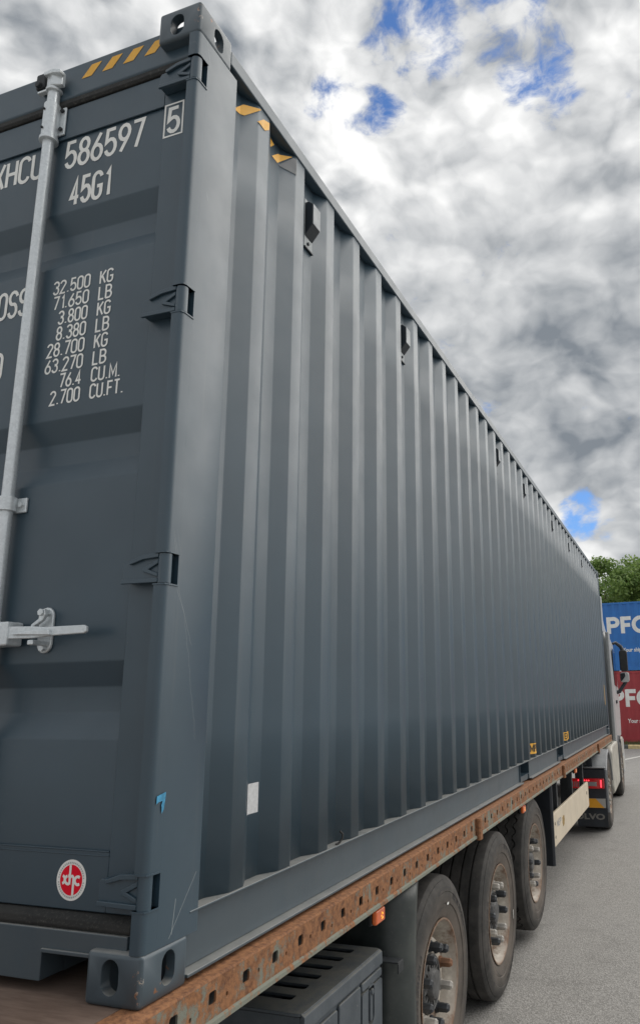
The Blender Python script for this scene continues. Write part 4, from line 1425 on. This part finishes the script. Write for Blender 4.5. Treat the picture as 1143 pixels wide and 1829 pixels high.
# small angle bracket between toolbox and mudguard
m_ = MB(); m_.box(-.16, .016, 1.640, 1.700, -.402, -.396); m_.box(.011, .017, 1.640, 1.700, -.440, -.4025); m_.box(-.16, -.06, 1.64, 1.646, -.46, -.4025); m_.build('angle_bracket', 'dark_steel', tr, bevel=.002)
m_ = MB(); m_.box(-.42, -.36, 1.62, 1.69, -.9, -.052); m_.build('bracket_post', 'dark_steel', tr)
# rear beam
m_ = MB(); m_.box(-WC - .03, XR, YA - .06, YA - .001, -.30, -.001); m_.build('rear_beam', 'rust_face', tr, bevel=.004)

# ------------------------------------------------------------------ tractor unit
TRK = empty('tractor_unit', (-1.095, 9.95, GZ), R(1.5))
tag(TRK, 'white tractor unit with lit red tail lamp and lettered mudflap pulling the flatbed trailer', 'truck')
# local frame: x to the right, y forwards, z up from the ground, origin on the drive axle centre line
wl = .50
def twheel(x, y, flip, sc=1.0):
    w = wheel(TRK, x, y, wl, TYRE_B if y == 0 else TYRE_A, flip=flip, nuts=not flip, pale=range(10), rot=.2)
    return w
twheel(1.235, 0, False); twheel(-1.235, 0, True); twheel(1.235, 3.70, False); twheel(-1.235, 3.70, True)
m_ = MB()
for x in (-.45, .37): m_.box(x, x + .08, -.85, 4.6, .62, .90)
m_.box(-.37, .37, -.85, -.78, .62, .88); m_.box(-.36, .36, -.3, .5, .905, .96)
m_.build('chassis', 'truck_dark', TRK)
m_ = MB(); m_.cyl((0, -.1, .965), (0, -.1, 1.02), .45, n=28); m_.build('fifth_wheel', 'truck_dark', TRK, smooth=40)
# rear mudguards: arch over the drive wheel with flat rear panel
for sx in (1, -1):
    sec = [(-.60, .30), (-.60, .86), (-.56, .90), (-.36, 1.04)] + [(.66 * math.cos(R(a)), .50 + .60 * math.sin(R(a))) for a in range(115, 20, -12)] + [(.62, .60), (.60, .60)] + [(.615 * math.cos(R(a)), .50 + .555 * math.sin(R(a))) for a in range(24, 128, 12)] + [(-.545, .84), (-.575, .80), (-.575, .30)]
    m_ = MB(); xa, xb = sorted((sx * .86, sx * 1.255)); m_.prism(sec, 0, xa, xb)
    m_.build('rear_fender', 'grey_truck', TRK, bevel=.01)
    xa, xb = sorted((sx * .82, sx * 1.235))
    m_ = MB(); m_.box(xa, xb, -.66, -.602, .36, .875); m_.build('rear_panel', 'truck_dark', TRK, bevel=.012)
    m_ = MB(); m_.box(xa, xb, -.68, -.55, .885, .90); m_.build('panel_ledge', 'grey_truck', TRK, bevel=.006)
    m_ = MB(); m_.box(xa - .0, xb + .0, -.635, -.615, .115, .359); fl = m_.build('mudflap', 'flap_rubber', TRK, bevel=.004)
    if sx > 0:
        vs, fs = font_mesh('VOLVO', .10, .004)
        x1 = max(v[0] for v in vs); k = .50 / x1
        q = MB(); q.add([(.70 + v[0] * k * .98, -.6358, .215 + v[1]) for v in vs], fs); q.build('flap_lettering', 'flap_letter', fl)
        # serif bars on the letters
    xa, xb = (.70, 1.215) if sx > 0 else (-1.215, -.70)
    m_ = MB(); m_.box(xa, xb, -.705, -.661, .62, .752); tl = m_.build('tail_lamp', 'red_lens', TRK, bevel=.012)
    m_ = MB(); m_.box(xa + .20 if sx > 0 else xa + .09, xb - .10 if sx > 0 else xb - .2, -.7075, -.7055, .655, .71); m_.build('clear_lens', 'clear_lens', tl)
    for i in range(6):
        xx = xa + .17 + i * .028
        m_ = MB(); m_.cyl((xx, -.711, .728), (xx, -.706, .728), .009, n=8); m_.build('lamp_led', 'red_led', tl)
    m_ = MB(); m_.box(xb - .052, xb - .034, -.709, -.7055, .640, .735); m_.build('lamp_led', 'red_led', tl)
    for i in range(9):
        xx = xa + .02 + i * .022
        m_ = MB(); m_.box(xx, xx + .010, -.7075, -.7055, .64, .71); m_.build('lens_rib', 'clear_lens', tl)
    # reflective marker plate
    xa, xb = (.80, 1.215) if sx > 0 else (-1.215, -.80)
    m_ = MB(); m_.box(xa, xb, -.668, -.661, .368, .488); mp = m_.build('marker_plate', 'grey_band', TRK)
    q = MB(); q.add([(xb - .28, -.6688, .487), (xb - .22, -.6688, .369), (xb - .02, -.6688, .369), (xb - .13, -.6688, .487)], [(0, 1, 2, 3)]); q.build('marker_stripe', 'orange_band', mp)
# post for the rear work bracket
m_ = MB(); m_.box(.98, 1.06, -.60, -.54, .902, 1.16); m_.box(.995, 1.045, -.605, -.599, .93, 1.12); m_.build('fender_bracket', 'truck_dark', TRK, bevel=.005)
# side fairing and tanks between the axles
for sx in (1, -1):
    sec = rrect(.22, 1.06, .10, .78, .12, 5)
    m_ = MB(); xa, xb = sorted((sx * .84, sx * 1.235))
    prof_ = [(1.25, .30), (1.25, .96), (1.20, 1.06), (.95, 1.06), (.80, .95), (.66, .75), (.70, .32), (.80, .28)]
    poly = [(y + .05, z) for (y, z) in [(1.10, .42), (1.18, .32), (2.80, .32), (2.86, .38), (2.86, 1.0), (2.80, 1.06), (1.24, 1.06), (1.12, .98)]]
    m_.prism(poly, 0, xa, xb)
    m_.build('side_fairing', 'dirty_white', TRK, bevel=.05, seg=4)
    # front wheel arch
    sec = [(3.70 + .62 * math.cos(R(a)), .50 + .60 * math.sin(R(a))) for a in range(175, -1, -15)] + [(3.70 + .56 * math.cos(R(a)), .50 + .54 * math.sin(R(a))) for a in range(0, 176, 15)]
    m_ = MB(); m_.prism(sec, 0, xa, xb); m_.build('front_fender', 'truck_dark', TRK, bevel=.008)
# cab body: lofted sections (y, half width, z0, z1)
def loft(name, secs, matn, parent, bevel=.02):
    """secs: list of (z, x half width, y rear, y front)"""
    mb = MB(); vs = []
    for (z, hw, ya, yb) in secs: vs += [(-hw, ya, z), (hw, ya, z), (hw, yb, z), (-hw, yb, z)]
    fs = [(3, 2, 1, 0)]
    for i in range(len(secs) - 1):
        o = i * 4
        for k in range(4): fs.append((o + k, o + (k + 1) % 4, o + 4 + (k + 1) % 4, o + 4 + k))
    o = (len(secs) - 1) * 4; fs.append((o, o + 1, o + 2, o + 3))
    mb.add(vs, fs)
    return mb.build(name, matn, parent, bevel=bevel, seg=3)
cab = loft('cab', [(1.0, 1.19, 3.12, 5.30), (1.45, 1.20, 3.12, 5.34), (2.0, 1.20, 3.12, 5.30), (2.9, 1.17, 3.12, 4.98), (3.12, 1.10, 3.20, 4.75)], 'white_paint', TRK, .05)
loft('cab_roof', [(3.10, 1.08, 3.16, 4.70), (3.55, 1.02, 3.16, 4.30), (3.86, .92, 3.18, 3.80)], 'white_paint', TRK, .06)
for sx in (1, -1):
    xa, xb = sorted((sx * 1.165, sx * 1.225))
    m_ = MB(); m_.box(xa, xb, 2.66, 3.10, 1.02, 3.02); m_.build('side_deflector', 'grey_deflector', TRK, bevel=.015)
    xa, xb = sorted((sx * .98, sx * 1.12))
    m_ = MB(); m_.prism([(2.84, 3.04), (3.14, 3.04), (3.14, 3.74), (3.02, 3.74)], 0, xa, xb); m_.build('roof_deflector', 'white_paint', TRK, bevel=.02)
    # door window, handle, steps
    xa, xb = sorted((sx * 1.196, sx * 1.207))
    m_ = MB(); m_.prism([(3.95, 2.06), (4.95, 2.02), (4.80, 2.76), (3.95, 2.78)], 0, xa, xb); m_.build('side_window', 'cab_glass', TRK)
    xa, xb = sorted((sx * 1.2, sx * 1.225)); m_ = MB(); m_.box(xa, xb, 4.0, 4.18, 1.70, 1.76); m_.build('door_handle', 'truck_dark', TRK)
    xa, xb = sorted((sx * .86, sx * 1.215)); m_ = MB(); m_.box(xa, xb, 4.34, 5.28, .34, .62); m_.box(xa, xb, 4.34, 5.28, .66, 1.0); m_.build('step_panel', 'dirty_white', TRK, bevel=.03)
    # mirror on its two arms
    a = MB(); a.tube([(sx * 1.19, 4.62, 2.92), (sx * 1.24, 4.66, 2.94), (sx * 1.34, 4.68, 2.86), (sx * 1.40, 4.68, 2.72)], [.03, .035, .04, .045], 10)
    a2 = MB(); a2.tube([(sx * 1.19, 4.62, 1.92), (sx * 1.25, 4.64, 1.93), (sx * 1.36, 4.66, 2.08), (sx * 1.40, 4.66, 2.14)], [.045, .04, .035, .035], 10)
    mo = a.build('mirror', 'truck_dark', TRK, smooth=60)
    a2.build('mirror_arm', 'truck_dark', mo, smooth=60)
    xa, xb = sorted((sx * 1.30, sx * 1.46))
    m_ = MB(); m_.prism([(p[1], p[0]) for p in rrect(xa, xb, 2.34, 2.78, .05, 4)], 1, 4.60, 4.76); m_.build('mirror_housing', 'black_plastic', mo, bevel=.015)
    m_ = MB(); m_.prism([(p[1], p[0]) for p in rrect(xa - .01, xb + .01, 2.12, 2.325, .05, 4)], 1, 4.60, 4.74); m_.build('mirror_cover', 'white_paint', mo, bevel=.015)
    m_ = MB(); m_.prism([(2.30, xa - .005), (2.31, xa + .085), (2.25, xa + .10), (2.17, xa + .045), (2.14, xa + .01), (2.20, xa - .008)], 1, 4.592, 4.5995); m_.build('mirror_glass', 'cab_glass', mo)
m_ = MB(); m_.add([(-1.10, 5.322, 1.98), (1.10, 5.322, 1.98), (1.06, 5.012, 2.84), (-1.06, 5.012, 2.84)], [(0, 1, 2, 3)]); m_.f = [f[::-1] for f in m_.f]; m_.build('windscreen', 'cab_glass', TRK)
m_ = MB(); m_.box(-1.22, 1.22, 5.10, 5.50, .25, .98); m_.build('bumper', 'white_paint', TRK, bevel=.06, seg=3)
m_ = MB(); m_.box(-.9, .9, 5.345, 5.37, 1.05, 1.75); m_.build('grille', 'truck_dark', TRK, bevel=.01)
m_ = MB(); m_.cyl((1.0, 2.92, .90), (1.0, 2.92, 2.3), .06, n=14); m_.build('exhaust_stack', 'dark_steel', TRK, smooth=40)
m_ = MB(); m_.tube([(.3, 2.9, 1.6), (.35, 2.6, 1.3), (.5, 2.5, 1.15), (.6, 2.45, 1.22)], .02, 8); m_.build('air_line', 'blue_tape', TRK, smooth=60)


# ------------------------------------------------------------------ stacked containers behind
def far_container(name, label, paint, z0, txt_z, small_z, px, fx, cx, sx_):
    y0 = 27.5; h = 2.591; x0, x1 = -3.9, 8.292
    c = empty(name, (0, 0, 0)); tag(c, label, 'container')
    Z = lambda a: z0 + a
    ph = -.9
    dep = .036
    sh = corr_sheet(x0 + .16, x1 - .16, Z(.16), Z(h - .085), ph, lambda x, d, z: (x, y0 + .010 + dep * d, z), 3)
    sh.build('side_panel', paint, c, smooth=15)
    m_ = MB()
    m_.prism([(y0 + .004, Z(h - .085)), (y0 + .004, Z(h - .012)), (y0 + .07, Z(h - .012)), (y0 + .07, Z(h - .085))], 0, x0 + .178, x1 - .178); m_.build('top_rail', paint, c, bevel=.006)
    m_ = MB(); m_.box(x0 + .178, x1 - .178, y0 + .005, y0 + .075, Z(.0125), Z(.16)); m_.build('bottom_rail', paint, c, bevel=.004)
    for x in (x0, x1 - .16):
        m_ = MB(); m_.box(x, x + .16, y0 + .003, y0 + .16, Z(.118), Z(h - .118)); m_.build('corner_post', paint, c, bevel=.006)
    for (x, sgx) in ((x0, -1), (x1, 1)):
        for (y, sy) in ((y0, 1), (y0 + WC, -1)):
            for (z, sz) in ((Z(0), 1), (Z(h), -1)):
                o = link('corner_casting', CMF[paint], c, loc=(x, y, z)); o.rotation_euler = (0, 0, 0)
                o.scale = (sgx, sy, sz)
    m_ = MB(); m_.box(x0 + .02, x1 - .02, y0 + .10, y0 + WC - .01, Z(.10), Z(h - .03)); m_.build('body', paint, c)
    cutx = [ph + .278 * k + dy for k in range(-13, 36) for dy in (-.072, 0, .068, .138)]
    val = lambda x: corr_pts(x - .01, x + .01, ph)[1](x)
    T = lambda u, v, w=0: (u, y0 + .010 + dep * val(u) - .004 - w, v)
    # big letters as thick strokes, cap height .63 m
    hcap = .63; t_ = .145
    def put(lines, xa, wd=t_):
        q = MB(); strokes_mesh(q, [[(xa + p[0], txt_z + p[1]) for p in l] for l in lines], wd, lambda u, v, w: (u, v, w * 12 + 1e-6))
        return q
    hc = hcap
    P_ = [[(.07, 0), (.07, hc - .0)], [(.05, hc - .07), (.26, hc - .07)] + arc(.26, hc - .205, .145, .135, 80, -80, 10) + [(.26, hc - .34), (.05, hc - .34)]]
    F_ = [[(.07, 0), (.07, hc)], [(.05, hc - .065), (.385, hc - .065)], [(.05, hc - .32), (.345, hc - .32)]]
    C_ = [arc(.32, hc / 2, .255, hc / 2 - .055, 48, 312, 22)]
    for gl, xa in ((P_, px), (F_, fx), (C_, cx)):
        q = put(gl, xa)
        m_ = wrap(q.v, q.f, [u for u in cutx if xa - .2 < u < xa + .8], T); m_.build('lettering', 'white_decal', c)
    vs, fs = font_mesh('Your shipping', .20, .006)
    q = wrap([(v[0] * .86 + sx_, v[1] + small_z) for v in vs], fs, [u for u in cutx if sx_ - .1 < u < sx_ + 1.6], T); q.build('lettering', 'white_decal', c)
    return c


CMF = {}
for pm in ('blue_paint', 'red_paint'):
    me = CM.copy(); me.materials.clear(); me.materials.append(MATS[pm]); CMF[pm] = me
far_container('shipping_container', 'dark red shipping container under the blue one behind the painted kerb', 'red_paint', -1.068, .213, -.362, -1.25, -.735, -.33, -.70)
far_container('shipping_container', 'bright blue shipping container stacked on the dark red one', 'blue_paint', 1.527, 2.925, 2.235, -1.215, -.70, -.29, -.69)


# ------------------------------------------------------------------ trees
def tree(x, y, h, r, seed, label):
    g = random.Random(seed)
    t = empty('tree', (x, y, GZ + .1)); tag(t, label, 'tree', 'leafy trees behind the stacked containers')
    m_ = MB()
    m_.tube([(0, 0, 0), (.05, .03, h * .25), (-.06, .05, h * .5), (.03, 0, h * .8)], [.24, .19, .13, .05], 9)
    for i in range(7):
        a = g.uniform(0, 2 * PI); z = h * g.uniform(.28, .6); l = r * g.uniform(.5, .9)
        m_.tube([(0, 0, z), (math.cos(a) * l * .5, math.sin(a) * l * .5, z + l * .35), (math.cos(a) * l, math.sin(a) * l, z + l * .75)], [.09, .06, .025], 6)
    m_.build('trunk', 'bark', t, smooth=60)
    cl = MB()
    clumps = []
    for i in range(64):
        a = g.uniform(0, 2 * PI); zz = g.uniform(.22, 1.0); rad = r * math.sqrt(max(.05, 1 - ((zz - .55) / .5) ** 2)) * g.uniform(.45, 1.0)
        clumps.append((math.cos(a) * rad, math.sin(a) * rad, h * zz - .3, g.uniform(.45, .95)))
    for (cx, cy, cz, cr) in clumps:
        for j in range(260):
            d = Vector((g.gauss(0, 1), g.gauss(0, 1), g.gauss(0, 1))).normalized() * cr * (g.random() ** .45)
            p = Vector((cx + d.x, cy + d.y, cz + d.z * .72))
            nrm = (d.normalized() * .6 + Vector((g.gauss(0, .6), g.gauss(0, .6), g.gauss(.5, .6)))).normalized()
            u = nrm.orthogonal().normalized(); v = nrm.cross(u); an = g.uniform(0, 2 * PI)
            u, v = u * math.cos(an) + v * math.sin(an), v * math.cos(an) - u * math.sin(an)
            s_ = g.uniform(.05, .11)
            cl.add([p - u * s_ * 1.3, p - v * s_ * .6 + nrm * .01, p + u * s_ * 1.3, p + v * s_ * .6 + nrm * .01], [(0, 1, 2, 3)])
    cl.build('crown', 'leaf', t)


tl = 'leafy green tree behind the stacked containers'
for i, (x, y, h, r) in enumerate(((-9.0, 38, 8.0, 3.0), (-5.2, 39.5, 8.6, 3.2), (-2.1, 38.0, 8.75, 2.9), (0.6, 39.0, 8.9, 3.0), (3.6, 38.2, 8.8, 3.1), (7.0, 39.5, 9.3, 3.3), (10.6, 38.5, 8.6, 3.0), (-0.9, 43.0, 9.2, 3.1), (2.4, 43.5, 9.6, 3.0), (13.8, 39.0, 9.0, 3.2), (5.6, 43.0, 9.4, 3.1), (9.2, 43.2, 9.5, 3.2))):
    tree(x, y, h, r, 100 + i, tl)
